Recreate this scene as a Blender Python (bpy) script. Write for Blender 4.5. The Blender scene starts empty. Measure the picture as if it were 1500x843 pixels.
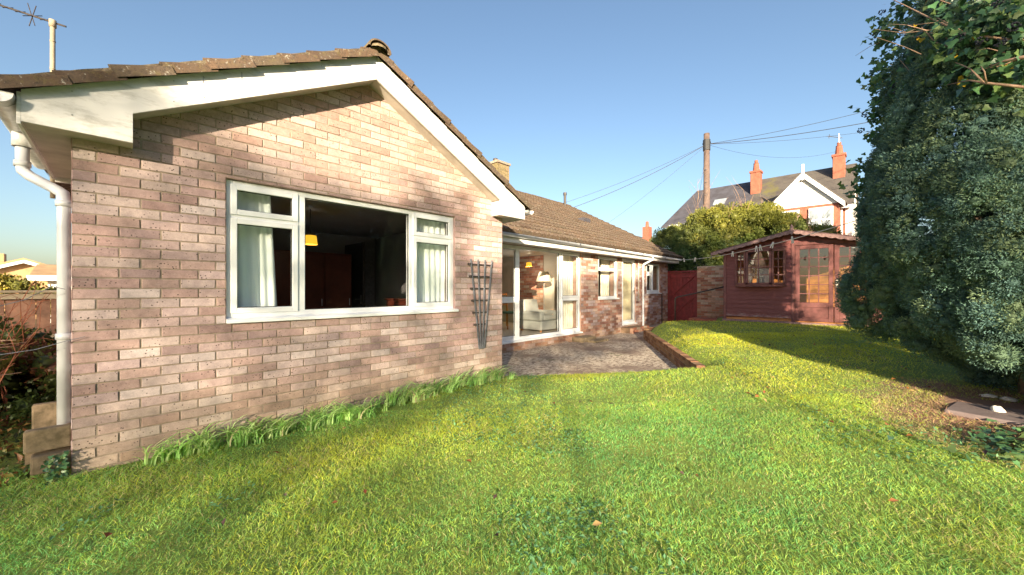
import bpy, bmesh, math, random
import numpy as np
from mathutils import Vector, noise
from mathutils.geometry import delaunay_2d_cdt
random.seed(7); RNG = np.random.default_rng(11)
R = math.radians
scene = bpy.context.scene
COL = scene.collection

# ------------------------------------------------------------------ helpers
def tag(o, label=None, cat=None, group=None, kind=None):
    if label: o['label'] = label
    if cat: o['category'] = cat
    if group: o['group'] = group
    if kind: o['kind'] = kind
    return o

def empty(name, loc, label, cat, group=None):
    o = bpy.data.objects.new(name, None); COL.objects.link(o); o.location = loc
    o.empty_display_size = .2
    return tag(o, label, cat, group)

class MB:
    def __init__(s): s.v = []; s.f = []; s.m = []; s.c = []
    def add(s, vs, fs, m=0, col=(1, 1, 1)):
        b = len(s.v); s.v += [tuple(p) for p in vs]; s.c += [col]*len(vs)
        for f in fs: s.f.append(tuple(b+i for i in f)); s.m.append(m)
    def box(s, x0, x1, y0, y1, z0, z1, m=0, col=(1, 1, 1)):
        if x0 > x1: x0, x1 = x1, x0
        if y0 > y1: y0, y1 = y1, y0
        if z0 > z1: z0, z1 = z1, z0
        v = [(x0,y0,z0),(x1,y0,z0),(x1,y1,z0),(x0,y1,z0),(x0,y0,z1),(x1,y0,z1),(x1,y1,z1),(x0,y1,z1)]
        s.add(v, [(0,3,2,1),(4,5,6,7),(0,1,5,4),(1,2,6,5),(2,3,7,6),(3,0,4,7)], m, col)
    def prism(s, poly, fn, d0, d1, m=0, col=(1, 1, 1)):
        """extrude a 2D polygon (a,b) between depths; fn(a,b,d)->xyz"""
        n = len(poly)
        v = [fn(a, b, d0) for a, b in poly] + [fn(a, b, d1) for a, b in poly]
        s.add(v, [tuple(range(n)), tuple(range(2*n-1, n-1, -1))] + [(i, i+n, (i+1) % n+n, (i+1) % n) for i in range(n)], m, col)
    def bar(s, p, q, w, h, m=0, up=(0, 0, 1), col=(1, 1, 1)):
        p = Vector(p); q = Vector(q); d = (q-p).normalized(); up = Vector(up)
        a = d.cross(up)
        if a.length < 1e-4: a = d.cross(Vector((1, 0, 0)))
        a.normalize(); b = a.cross(d).normalized()
        vs = []
        for c in (p, q):
            for sa, sb in ((-1,-1),(1,-1),(1,1),(-1,1)): vs.append(c+a*sa*w/2+b*sb*h/2)
        s.add(vs, [(0,1,2,3),(7,6,5,4),(0,4,5,1),(1,5,6,2),(2,6,7,3),(3,7,4,0)], m, col)
    def tube(s, pts, rad, n=8, m=0, cap=True, col=(1, 1, 1)):
        pts = [Vector(p) for p in pts]; k = len(pts)
        if not isinstance(rad, (list, tuple)): rad = [rad]*k
        vs = []; pa = None
        for i, p in enumerate(pts):
            d = (pts[min(i+1, k-1)]-pts[max(i-1, 0)])
            d = d.normalized() if d.length > 1e-9 else Vector((0, 0, 1))
            if pa is None:
                a = d.cross(Vector((0, 0, 1)))
                if a.length < 1e-3: a = d.cross(Vector((1, 0, 0)))
            else: a = pa-d*pa.dot(d)
            a.normalize(); pa = a; b = d.cross(a)
            for j in range(n):
                t = 2*math.pi*j/n; vs.append(p+(a*math.cos(t)+b*math.sin(t))*rad[i])
        fs = [(i*n+j, i*n+(j+1) % n, (i+1)*n+(j+1) % n, (i+1)*n+j) for i in range(k-1) for j in range(n)]
        if cap and n > 2: fs += [tuple(range(n-1, -1, -1)), tuple((k-1)*n+j for j in range(n))]
        s.add(vs, fs, m, col)
    def lathe(s, prof, c, n=20, m=0, col=(1, 1, 1)):
        vs = []; k = len(prof)
        for r, z in prof:
            for j in range(n):
                t = 2*math.pi*j/n; vs.append((c[0]+r*math.cos(t), c[1]+r*math.sin(t), c[2]+z))
        fs = [(i*n+j, i*n+(j+1) % n, (i+1)*n+(j+1) % n, (i+1)*n+j) for i in range(k-1) for j in range(n)]
        s.add(vs, fs, m, col)
    def build(s, name, mats, parent=None, bevel=0, smooth=False, origin=None, seg=1):
        if not isinstance(mats, (list, tuple)): mats = [mats]
        me = bpy.data.meshes.new(name)
        o = bpy.data.objects.new(name, me); COL.objects.link(o)
        off = Vector((0, 0, 0))
        if parent is not None:
            o.parent = parent
            p = parent
            while p is not None: off = off+Vector(p.location); p = p.parent
        elif origin is not None: off = Vector(origin); o.location = off
        me.from_pydata([(x-off[0], y-off[1], z-off[2]) for x, y, z in s.v], [], s.f)
        for mt in mats: me.materials.append(mt)
        me.polygons.foreach_set('material_index', s.m)
        ca = me.color_attributes.new('bc', 'FLOAT_COLOR', 'POINT')
        ca.data.foreach_set('color', np.array([(c[0], c[1], c[2], 1) for c in s.c], dtype=np.float32).ravel())
        if smooth: me.polygons.foreach_set('use_smooth', [True]*len(me.polygons))
        me.update()
        if bevel:
            bv = o.modifiers.new('bevel', 'BEVEL'); bv.width = bevel; bv.segments = seg; bv.limit_method = 'ANGLE'
        return o

def np_mesh(name, V, F, mats, cols=None, parent=None, midx=None, origin=(0, 0, 0), smooth=False):
    me = bpy.data.meshes.new(name); V = np.asarray(V, np.float32)-np.array(origin, np.float32); F = np.asarray(F, np.int32)
    k = F.shape[1]
    me.vertices.add(len(V)); me.vertices.foreach_set('co', V.ravel())
    me.loops.add(F.size); me.loops.foreach_set('vertex_index', F.ravel())
    me.polygons.add(len(F)); me.polygons.foreach_set('loop_start', np.arange(0, F.size, k, dtype=np.int32))
    for mt in (mats if isinstance(mats, (list, tuple)) else [mats]): me.materials.append(mt)
    if midx is not None: me.polygons.foreach_set('material_index', np.asarray(midx, np.int32))
    if smooth: me.polygons.foreach_set('use_smooth', np.ones(len(F), bool))
    me.update(calc_edges=True)
    if cols is not None:
        ca = me.color_attributes.new('bc', 'FLOAT_COLOR', 'POINT')
        c4 = np.ones((len(V), 4), np.float32); c4[:, :3] = cols; ca.data.foreach_set('color', c4.ravel())
    o = bpy.data.objects.new(name, me); COL.objects.link(o)
    if parent is not None: o.parent = parent; 
    else: o.location = origin
    return o

def nz(x, y, z=0, sc=1): return noise.noise(Vector((x*sc, y*sc, z*sc)))
def vnoise(P, sc, seed=0):
    """cheap smooth vector noise (sum of sines), P Nx3 -> N"""
    r = np.random.default_rng(seed); out = 0
    for k in range(6):
        d = r.normal(size=3); d /= np.linalg.norm(d); f = sc*(.6+.35*k); ph = r.uniform(0, 6.28)
        out = out+np.sin((P@d)*f+ph+1.3*np.sin((P@np.roll(d, 1))*f*.7+ph))/(1+.35*k)
    return out/3

# ------------------------------------------------------------------ materials
class NT:
    def __init__(s, name):
        s.m = bpy.data.materials.new(name); s.m.use_nodes = True; s.t = s.m.node_tree; s.t.nodes.clear()
        s.out = s.n('ShaderNodeOutputMaterial'); s.b = s.n('ShaderNodeBsdfPrincipled'); s.l(s.b.outputs[0], s.out.inputs[0])
        s.co = None
    def n(s, t, **k):
        x = s.t.nodes.new(t)
        for a, v in k.items(): setattr(x, a, v)
        return x
    def l(s, a, b): s.t.links.new(a, b)
    def coord(s):
        if s.co is None: s.co = s.n('ShaderNodeNewGeometry').outputs['Position']
        return s.co
    def noise(s, scale, detail=4, rough=.6, vec=None, stretch=None):
        x = s.n('ShaderNodeTexNoise'); x.inputs['Scale'].default_value = scale; x.inputs['Detail'].default_value = detail; x.inputs['Roughness'].default_value = rough
        v = vec or s.coord()
        if stretch:
            mp = s.n('ShaderNodeMapping'); mp.inputs['Scale'].default_value = stretch; s.l(v, mp.inputs[0]); v = mp.outputs[0]
        s.l(v, x.inputs['Vector']); return x.outputs['Fac']
    def ramp(s, fac, stops):
        r = s.n('ShaderNodeValToRGB'); e = r.color_ramp.elements
        while len(e) < len(stops): e.new(.5)
        for i, (p, c) in enumerate(stops):
            e[i].position = p; e[i].color = (c[0], c[1], c[2], 1) if isinstance(c, (tuple, list)) else (c, c, c, 1)
        s.l(fac, r.inputs[0]); return r.outputs[0]
    def mix(s, fac, a, b, mode='MIX'):
        x = s.n('ShaderNodeMix', data_type='RGBA', blend_type=mode)
        for sock, v in ((x.inputs[0], fac), (x.inputs[6], a), (x.inputs[7], b)):
            if hasattr(v, 'is_linked') or hasattr(v, 'links'): s.l(v, sock)
            else: sock.default_value = v if not isinstance(v, tuple) else (v[0], v[1], v[2], 1)
        return x.outputs[2]
    def bump(s, h, strength=.3, dist=.01):
        b = s.n('ShaderNodeBump'); b.inputs['Strength'].default_value = strength; b.inputs['Distance'].default_value = dist
        s.l(h, b.inputs['Height']); s.l(b.outputs[0], s.b.inputs['Normal'])
    def attr(s, name='bc'):
        return s.n('ShaderNodeAttribute', attribute_name=name).outputs['Color']
    def base(s, c):
        if isinstance(c, tuple): s.b.inputs['Base Color'].default_value = (c[0], c[1], c[2], 1)
        else: s.l(c, s.b.inputs['Base Color'])
    def rough(s, r): s.b.inputs['Roughness'].default_value = r
    def spec(s, r): s.b.inputs['Specular IOR Level'].default_value = r

def simple(name, c, rough=.6, var=.12, scale=6, bump=0, bscale=60, metal=0, c2=None, spec=.5):
    t = NT(name)
    c2 = c2 or tuple(max(0, x*(1-var*2.2)) for x in c)
    t.base(t.ramp(t.noise(scale), [(.3, c2), (.65, c)])); t.rough(rough); t.spec(spec)
    t.b.inputs['Metallic'].default_value = metal
    if bump: t.bump(t.noise(bscale, 5), bump, .004)
    return t.m

def mat_brick(name, pits=True):
    t = NT(name); a = t.attr()
    mott = t.ramp(t.noise(14, 6, .7), [(.3, (.74, .72, .72)), (.7, (1.16, 1.14, 1.12))])
    c = t.mix(1.0, a, mott, 'MULTIPLY')
    fine = t.ramp(t.noise(160, 3, .7), [(.3, .86), (.7, 1.1)])
    c = t.mix(1.0, c, fine, 'MULTIPLY')
    # drag texture streaks and dark pits in the faces
    st = t.noise(9, 5, .7, stretch=(1, 1, 9))
    c = t.mix(t.ramp(st, [(.56, 0.), (.72, .35)]), c, (.52, .47, .42))
    if pits:
        v = t.n('ShaderNodeTexVoronoi'); v.inputs['Scale'].default_value = 42; t.l(t.coord(), v.inputs['Vector'])
        pit = t.ramp(v.outputs['Distance'], [(.16, 1.), (.24, 0.)])
        gate = t.ramp(t.noise(7, 3), [(.44, 0.), (.56, .9)])
        g = t.mix(1.0, pit, gate, 'MULTIPLY')
        c = t.mix(g, c, (.05, .035, .03))
    t.base(c); t.rough(.9); t.spec(.25)
    t.bump(t.noise(70, 8, .75), .55, .006)
    return t.m
M = {}
M['brick'] = mat_brick('brick_faces')
M['brick_far'] = mat_brick('brick_faces_plain', False)
t = NT('mortar'); t.base(t.ramp(t.noise(25, 6, .7), [(.3, (.20, .155, .125)), (.7, (.40, .33, .27))])); t.rough(.95); t.spec(.2); t.bump(t.noise(120, 5), .6, .004); M['mortar'] = t.m
t = NT('white_upvc'); t.base(t.ramp(t.noise(5, 5), [(.3, (.74, .77, .82)), (.6, (.80, .83, .88))])); t.rough(.32); M['upvc'] = t.m
t = NT('white_board'); 
dirt = t.ramp(t.noise(4, 8, .75, stretch=(1, 1, 3)), [(.3, (.44, .43, .42)), (.5, (.70, .69, .70))])
t.base(dirt); t.rough(.45); t.bump(t.noise(18, 4), .06, .01); M['board'] = t.m
M['soffit'] = simple('soffit_board', (.55, .50, .45), .6, .15, 5)
t = NT('gutter_plastic'); t.base(t.ramp(t.noise(9, 8, .75), [(.35, (.42, .42, .43)), (.6, (.76, .76, .77))])); t.rough(.4); M['gutter'] = t.m
M['pipe'] = simple('white_pipe', (.62, .64, .70), .35, .05, 4)
# roof tiles
t = NT('roof_tile')
c = t.mix(t.ramp(t.noise(3.2, 6, .7), [(.38, 0.), (.62, 1.)]), t.attr(), (.13, .095, .075))
c = t.mix(t.ramp(t.noise(17, 7, .75), [(.54, 0.), (.66, .6)]), c, (.19, .16, .07))
c = t.mix(t.ramp(t.noise(33, 5, .7), [(.60, 0.), (.67, .85)]), c, (.46, .44, .40))
c = t.mix(t.ramp(t.noise(60, 5, .7), [(.35, .8), (.5, 0.)]), c, (.06, .05, .045))
t.base(c); t.rough(.95); t.spec(.15); t.bump(t.noise(60, 8, .75), .7, .01); M['tile'] = t.m
t = NT('verge_mortar')
c = t.ramp(t.noise(13, 7, .75), [(.3, (.06, .045, .035)), (.5, (.17, .13, .09)), (.62, (.24, .2, .14)), (.7, (.5, .47, .42))])
t.base(c); t.rough(.95); t.bump(t.noise(35, 8, .75), .9, .02); M['verge'] = t.m
# glass: transparent with fresnel reflection
def glass(name, tint=(1, 1, 1), base=.0):
    m = bpy.data.materials.new(name); m.use_nodes = True; nt = m.node_tree; nt.nodes.clear()
    o = nt.nodes.new('ShaderNodeOutputMaterial'); mx = nt.nodes.new('ShaderNodeMixShader')
    tr = nt.nodes.new('ShaderNodeBsdfTransparent'); tr.inputs[0].default_value = (*tint, 1)
    gl = nt.nodes.new('ShaderNodeBsdfGlossy'); gl.inputs['Roughness'].default_value = .0
    # schlick reflectance from |I.N|, the same on both sides of the thin sheet
    g = nt.nodes.new('ShaderNodeNewGeometry'); dt = nt.nodes.new('ShaderNodeVectorMath'); dt.operation = 'DOT_PRODUCT'
    nt.links.new(g.outputs['Incoming'], dt.inputs[0]); nt.links.new(g.outputs['Normal'], dt.inputs[1]); prev = dt.outputs['Value']
    for op, v in (('ABSOLUTE', None), ('SUBTRACT', 1.0), ('POWER', 5.0), ('MULTIPLY_ADD', .93)):
        ma = nt.nodes.new('ShaderNodeMath'); ma.operation = op; ma.use_clamp = True
        if op == 'SUBTRACT': ma.inputs[0].default_value = v; nt.links.new(prev, ma.inputs[1])
        else:
            nt.links.new(prev, ma.inputs[0])
            if v is not None: ma.inputs[1].default_value = v
            if op == 'MULTIPLY_ADD': ma.inputs[2].default_value = .065+base
        prev = ma.outputs[0]
    nt.links.new(prev, mx.inputs[0])
    nt.links.new(tr.outputs[0], mx.inputs[1]); nt.links.new(gl.outputs[0], mx.inputs[2]); nt.links.new(mx.outputs[0], o.inputs[0])
    return m
M['glass'] = glass('window_glass', (.94, .96, .96)); M['glass2'] = glass('shed_glass', (.9, .9, .88), .08)
t = NT('curtain_cloth'); t.base((.86, .93, .92)); t.rough(.9)
t.b.inputs['Transmission Weight'].default_value = 0; M['curtain'] = t.m
M['cream_cloth'] = simple('cream_cloth', (.85, .80, .68), .9, .06, 3)
M['blind'] = simple('cream_blind', (.80, .70, .48), .8, .04, 3)
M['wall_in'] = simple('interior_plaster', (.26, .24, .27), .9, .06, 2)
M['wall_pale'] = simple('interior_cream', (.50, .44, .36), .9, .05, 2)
M['carpet'] = simple('cream_carpet', (.62, .56, .48), 1, .08, 30)
M['red_wood'] = simple('red_brown_wood', (.16, .035, .02), .45, .2, 3)
M['dark_wood'] = simple('dark_wood', (.035, .025, .03), .5, .2, 3)
M['pine'] = simple('orange_wood', (.55, .23, .07), .5, .2, 4)
M['white_cloth'] = simple('white_upholstery', (.45, .45, .43), .95, .06, 5)
M['green_cloth'] = simple('green_cloth', (.07, .16, .12), .95, .1, 5)
M['frost'] = simple('frosted_panel', (.30, .29, .33), .4, .2, 20)
M['metal'] = simple('grey_metal', (.4, .4, .42), .35, .1, 10, metal=.8)
M['dark_metal'] = simple('dark_painted_metal', (.06, .05, .05), .5, .2, 10)
M['galv'] = simple('weathered_grey_timber', (.17, .18, .22), .55, .25, 12, .3)
def emis(name, c, e, s):
    t = NT(name); t.base(c); t.b.inputs['Emission Color'].default_value = (*e, 1); t.b.inputs['Emission Strength'].default_value = s; return t.m
M['yellow_lamp'] = emis('lit_yellow_shade', (.8, .42, .04), (1, .5, .03), .35)
M['lampshade'] = simple('cream_shade', (.85, .76, .6), .8, .03, 5)
# summerhouse stain
t = NT('wine_red_boards')
g = t.noise(7, 7, .7, stretch=(1, 1, 8))
c = t.ramp(g, [(.3, (.14, .042, .044)), (.7, (.24, .085, .082))])
sp = t.n('ShaderNodeSeparateXYZ'); t.l(t.coord(), sp.inputs[0])
mr = t.n('ShaderNodeMapRange'); mr.inputs['From Min'].default_value = .45; mr.inputs['From Max'].default_value = .85; mr.inputs['To Min'].default_value = .27; mr.inputs['To Max'].default_value = -.06; t.l(sp.outputs[2], mr.inputs[0])
ad = t.n('ShaderNodeMath', operation='ADD'); t.l(t.noise(6, 8, .8, stretch=(1, 1, 7)), ad.inputs[0]); t.l(mr.outputs[0], ad.inputs[1])
c = t.mix(t.ramp(ad.outputs[0], [(.62, 0.), (.72, .7)]), c, (.42, .33, .32))
t.base(c); t.rough(.6); t.spec(.3); t.bump(t.noise(30, 6, .7, stretch=(1, 1, 6)), .35, .006); M['stain'] = t.m
M['stain2'] = simple('wine_red_trim', (.22, .078, .076), .6, .22, 9, .3)
M['felt'] = simple('roofing_felt', (.16, .10, .10), .95, .25, 20, .5, c2=(.09, .05, .05))
M['scallop'] = simple('weathered_red_trim', (.36, .22, .215), .8, .25, 18, .3)
M['gate'] = simple('gate_red_boards', (.24, .03, .034), .6, .22, 8, .3)
M['old_wood'] = simple('old_fence_wood', (.25, .13, .09), .85, .25, 6, .4)
M['fence_rail'] = simple('fence_rail_wood', (.40, .33, .24), .85, .2, 6, .4)
M['concrete'] = simple('weathered_concrete', (.24, .18, .12), .95, .25, 14, .6, c2=(.09, .07, .04))
M['stone'] = simple('purple_grey_slab', (.15, .11, .11), .95, .18, 12, .5, c2=(.19, .15, .15))
# retaining wall brick
M['white_stone'] = simple('pale_stone', (.70, .66, .6), .8, .1, 20, .3)
# patio
t = NT('patio_surface')
c = t.ramp(t.noise(2.2, 6, .65), [(.3, (.13, .08, .06)), (.7, (.23, .155, .125))])
lich = t.mix(1.0, t.ramp(t.noise(12, 7, .78, stretch=(1, 1.5, 1)), [(.42, 0.), (.54, 1.)]), t.ramp(t.noise(.75, 3), [(.35, .1), (.5, 1.)]), 'MULTIPLY')
c = t.mix(lich, c, (.60, .51, .41))
moss = t.ramp(t.noise(1.7, 6, .7), [(.60, 0.), (.70, .8)])
c = t.mix(moss, c, (.10, .10, .03))
c = t.mix(t.ramp(t.noise(35, 5, .7), [(.55, 0.), (.68, .6)]), c, (.07, .05, .04))
t.base(c); t.rough(.95); t.bump(t.noise(20, 8, .75), .8, .02); M['patio'] = t.m
# lawn soil under the blades
t = NT('lawn_turf')
c = t.ramp(t.noise(3, 7, .7), [(.3, (.11, .19, .04)), (.55, (.2, .27, .045)), (.75, (.29, .28, .07))])
px = t.n('ShaderNodeVectorMath', operation='DISTANCE'); px.inputs[1].default_value = (5.35, -.75, .2); t.l(t.coord(), px.inputs[0])
ad = t.n('ShaderNodeMath', operation='MULTIPLY_ADD'); ad.inputs[1].default_value = -1.6; t.l(t.noise(2.5, 5, .7), ad.inputs[0]); t.l(px.outputs['Value'], ad.inputs[2])
c = t.mix(t.ramp(ad.outputs[0], [(-.0, 1.), (.35, 0.)]), c, (.24, .14, .10))
t.base(c); t.rough(1); t.bump(t.noise(90, 5, .7), .8, .02); M['turf'] = t.m
M['field'] = simple('rough_ground', (.10, .10, .04), 1, .25, 2, .5, 10, c2=(.12, .07, .035))
M['soil'] = simple('bed_soil', (.13, .08, .045), 1, .3, 12, .8, c2=(.05, .03, .02))
def leafmat(name, trans=.35, rough=.55, tcol=1.3, spec=.35):
    t = NT(name); a = t.attr(); v = t.mix(1.0, a, t.ramp(t.noise(1.7, 4), [(.3, .75), (.7, 1.2)]), 'MULTIPLY')
    t.base(v); t.rough(rough); t.spec(spec)
    tb = t.n('ShaderNodeBsdfTranslucent'); g = t.mix(1.0, v, (tcol, tcol, .6*tcol), 'MULTIPLY'); t.l(g, tb.inputs[0])
    mx = t.n('ShaderNodeMixShader'); mx.inputs[0].default_value = trans
    t.l(t.b.outputs[0], mx.inputs[1]); t.l(tb.outputs[0], mx.inputs[2]); t.l(mx.outputs[0], t.out.inputs[0])
    return t.m
M['grass'] = leafmat('grass_blades', .45, .6, 1.3)
M['leaf'] = leafmat('leaves', .3, .5)
M['needle'] = leafmat('conifer_foliage', .15, .7, 1.2, .2)
M['ivy'] = leafmat('ivy_leaves', .2, .35)
M['bark'] = simple('bark', (.17, .12, .09), .95, .3, 15, .8)
M['twig'] = simple('pale_twigs', (.42, .27, .19), .9, .25, 9, .4)
M['redtwig'] = simple('red_brown_stems', (.30, .10, .05), .8, .3, 5, .2, c2=(.16, .045, .025))
M['berry'] = simple('black_berries', (.012, .01, .02), .4, .1, 9)
M['dead'] = leafmat('fallen_leaves', .2, .8, 1.1)
M['pole'] = simple('pole_timber', (.16, .11, .095), .85, .2, 6, .4)
M['slate'] = simple('slate_roof', (.08, .078, .10), .8, .25, 2.2, .4, 20, c2=(.05, .045, .055))
t = NT('mossy_slate'); c = t.ramp(t.noise(1.6, 7, .75), [(.3, (.06, .05, .05)), (.6, (.10, .088, .08))])
c = t.mix(t.ramp(t.noise(.7, 5, .7), [(.56, 0.), (.68, .8)]), c, (.13, .12, .035)); t.base(c); t.rough(.9); t.bump(t.noise(14, 5), .5, .03); M['mossy'] = t.m
M['far_white'] = simple('far_white_render', (.78, .75, .71), .8, .06, 1.5)
M['far_red'] = simple('far_red_brick', (.34, .115, .075), .9, .18, 5, .3, 12)
M['far_tan'] = simple('far_tan_brick', (.48, .30, .16), .9, .15, 2)
M['far_glass'] = simple('far_window_glass', (.35, .4, .46), .08, .3, 1.2)
M['cable'] = simple('black_cable', (.03, .03, .035), .6, .1, 5)
M['rope'] = simple('pale_rope', (.75, .68, .62), .8, .1, 20)
M['peg'] = simple('peg_plastic', (.85, .8, .74), .6, .1, 20)

# ------------------------------------------------------------------ brickwork
PAL = [(.50,.42,.38), (.48,.40,.365), (.38,.265,.23), (.33,.225,.20), (.43,.31,.26), (.42,.305,.27), (.56,.50,.46), (.33,.24,.225), (.44,.35,.33), (.48,.37,.335), (.50,.42,.37)]
PAL = [tuple(.8*v+.2*m_ for v, m_ in zip((r*1.06, g*1.02, b*1.16), (.46, .36, .35))) for r, g, b in PAL]
PAL_RED = [(.42,.25,.20), (.34,.17,.13), (.46,.31,.26), (.28,.14,.12), (.50,.38,.33), (.38,.2,.15)]
PAL_OLD = [(.40,.17,.11), (.34,.2,.13), (.48,.30,.22), (.3,.12,.08), (.45,.36,.28)]
PAL_TAN = [(.30,.17,.09), (.24,.12,.07), (.34,.21,.12), (.2,.1,.06)]
def clip_poly(poly, planes):
    for (a, b, c) in planes:                    # keep a*s+b*z<=c
        out = []; n = len(poly)
        for i in range(n):
            p = poly[i]; q = poly[(i+1) % n]; dp = a*p[0]+b*p[1]-c; dq = a*q[0]+b*q[1]-c
            if dp <= 0: out.append(p)
            if (dp < 0 < dq) or (dq < 0 < dp):
                k = dp/(dp-dq); out.append((p[0]+(q[0]-p[0])*k, p[1]+(q[1]-p[1])*k))
        poly = out
        if len(poly) < 3: return []
    return poly
def sub_rect(rs, o):
    out = []
    for (a, b, c, d) in rs:                     # s0,s1,z0,z1
        if o[0] >= b or o[1] <= a or o[2] >= d or o[3] <= c: out.append((a, b, c, d)); continue
        if o[0] > a: out.append((a, o[0], c, d))
        if o[1] < b: out.append((o[1], b, c, d))
        m0, m1 = max(a, o[0]), min(b, o[1])
        if o[2] > c: out.append((m0, m1, c, o[2]))
        if o[3] < d: out.append((m0, m1, o[3], d))
    return out
def area(p): return abs(sum(p[i][0]*p[(i+1) % len(p)][1]-p[(i+1) % len(p)][0]*p[i][1] for i in range(len(p))))/2
def brickwork(mb, fn, s0, s1, z0, z1, planes=(), openings=(), pal=PAL, thick=.22, stain=None, proud=.005, phase=0):
    """fn(s,z,d)->xyz, d is towards the viewer. mat 0 mortar, 1 brick"""
    L, H, J = .225, .075, .010
    for o in [None]:
        cells = [(s0, s1, z0, z1)]
        for op in openings: cells = sub_rect(cells, op)
        for (a, b, c, d) in cells:
            p = clip_poly([(a, c), (b, c), (b, d), (a, d)], planes)
            if len(p) > 2:
                n = len(p)
                mb.add([fn(x, y, 0) for x, y in p], [tuple(range(n))]); mb.add([fn(x, y, -thick) for x, y in p], [tuple(range(n-1, -1, -1))])
        def strip(p, q):
            mb.add([fn(p[0], p[1], .004), fn(q[0], q[1], .004), fn(q[0], q[1], -thick), fn(p[0], p[1], -thick)], [(0, 1, 2, 3)], 1, pal[2])
        for (a, b, c, d) in openings:
            for p, q in (((a, c), (b, c)), ((b, c), (b, d)), ((b, d), (a, d)), ((a, d), (a, c))): strip(p, q)
        o = clip_poly([(s0, z0), (s1, z0), (s1, z1), (s0, z1)], planes)
        for i in range(len(o)): strip(o[i], o[(i+1) % len(o)])
    rows = int(math.ceil((z1-z0)/H))
    for r in range(rows):
        zb = z0+r*H; s = s0-(L/2 if (r+phase) % 2 else 0); first = True
        while s < s1:
            a, b = max(s, s0)+(J/2 if s > s0 else -.001), min(s+L, s1)-(J/2 if s+L < s1 else -.001)
            s += L
            if b-a < .02: continue
            col = random.choice(pal); k = random.uniform(.86, 1.12); col = [c*k for c in col]
            if stain: col = stain(col, (a+b)/2, zb)
            rs = [(a, b, zb+J/2, zb+H-J/2)]
            for op in openings: rs = sub_rect(rs, (op[0]-.004, op[1]+.004, op[2]-.004, op[3]+.004))
            for (p0, p1, q0, q1) in rs:
                if p1-p0 < .012 or q1-q0 < .008: continue
                p = clip_poly([(p0, q0), (p1, q0), (p1, q1), (p0, q1)], planes)
                if len(p) < 3 or area(p) < 3e-4: continue
                n = len(p); cx = sum(x for x, _ in p)/n; cy = sum(y for _, y in p)/n
                jit = [(random.uniform(-.0018, .0018), random.uniform(-.0016, .0016)) for _ in p]
                pr = proud+random.uniform(-.0025, .003); tilt = random.uniform(-.012, .012)
                def ins(x, y, w):
                    dx = x-cx; dy = y-cy
                    return (cx+math.copysign(max(abs(dx)-w, 0), dx), cy+math.copysign(max(abs(dy)-w, 0), dy))
                v0 = [fn(x+j[0], y+j[1], -.001) for (x, y), j in zip(p, jit)]
                v1 = [fn(x+j[0], y+j[1], pr-.0025+tilt*(x-cx)) for (x, y), j in zip(p, jit)]
                v2 = []
                for (x, y), j in zip(p, jit):
                    u = ins(x, y, .003); v2.append(fn(u[0]+j[0], u[1]+j[1], pr+tilt*(x-cx)))
                fs = [(i, (i+1) % n, n+(i+1) % n, n+i) for i in range(n)]+[(n+i, n+(i+1) % n, 2*n+(i+1) % n, 2*n+i) for i in range(n)]+[tuple(range(2*n, 3*n))]
                mb.add(v0+v1+v2, fs, 1, tuple(col))

# ------------------------------------------------------------------ terrain
PATH = [(3.9, 4.0), (6.22, 2.21), (9.5, 4.42), (10.15, 4.2), (11.15, 3.25), (13.7, 3.25), (13.7, 5.6), (3.9, 5.6)]
def inpoly(x, y, P=PATH):
    c = False; j = len(P)-1
    for i in range(len(P)):
        if (P[i][1] > y) != (P[j][1] > y) and x < (P[j][0]-P[i][0])*(y-P[i][1])/(P[j][1]-P[i][1])+P[i][0]: c = not c
        j = i
    return c
def ss(t): t = min(1, max(0, t)); return t*t*(3-2*t)
def zl(x, y):
    z = .47*ss((x-1.2)/9.3)
    ax, ay, bx, by = 3.9, 4.0, 6.22, 2.21
    d = ((x-ax)*(by-ay)-(y-ay)*(bx-ax))/2.93; al = ((x-ax)*(bx-ax)+(y-ay)*(by-ay))/2.93
    if al < 3.4 and x < 7: z *= ss((d+.05)/.95) if al < 3.0 else z and (ss((d+.05)/.95)+(1-ss((d+.05)/.95))*ss((al-3.0)/.4))
    for (px, py, qx, qy, zt_) in ((5.6, 1.80, 9.52, 4.43, .185), (9.52, 4.43, 10.17, 4.23, .20), (10.17, 4.23, 11.1, 3.3, .22)):
        L2 = (qx-px)**2+(qy-py)**2; t_ = min(1, max(0, ((x-px)*(qx-px)+(y-py)*(qy-py))/L2)); dw = math.hypot(x-px-t_*(qx-px), y-py-t_*(qy-py))
        z = min(z, zt_+.85*max(0, dw-.10))
    z += .010*nz(x, y, 3, .8)+.006*nz(x, y, 1, 2.3)
    if x < -.2: z += .10*ss((-x-.2)/2)*ss((y-2)/2.5)
    return z-.012
pts = []; edges = []
lim = (-9, 14.2, -9, 5.45)
def lawn_keep(x, y): return not inpoly(x, y)
nb = []
for i in range(len(PATH)):
    a = PATH[i]; b = PATH[(i+1) % len(PATH)]; n = max(1, int(math.dist(a, b)/.15))
    for k in range(n): nb.append((a[0]+(b[0]-a[0])*k/n, a[1]+(b[1]-a[1])*k/n))
pts = [Vector(p) for p in nb]; edges = [(i, (i+1) % len(nb)) for i in range(len(nb))]
x = lim[0]
while x <= lim[1]+1e-6:
    y = lim[2]
    while y <= 9.2:
        st = .16 if (-1 < x < 12 and -3 < y < 5) else .5
        if min(abs(x-p[0])+abs(y-p[1]) for p in nb) > .09: pts.append(Vector((x+random.uniform(-.02, .02), y+random.uniform(-.02, .02))))
        y += st
    x += .16 if -1 < x < 12 else .5
cv, ce, cf, *_ = delaunay_2d_cdt(pts, edges, [], 0, 1e-5)
mb = MB(); vs = [(p.x, p.y, zl(p.x, p.y)) for p in cv]
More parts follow.
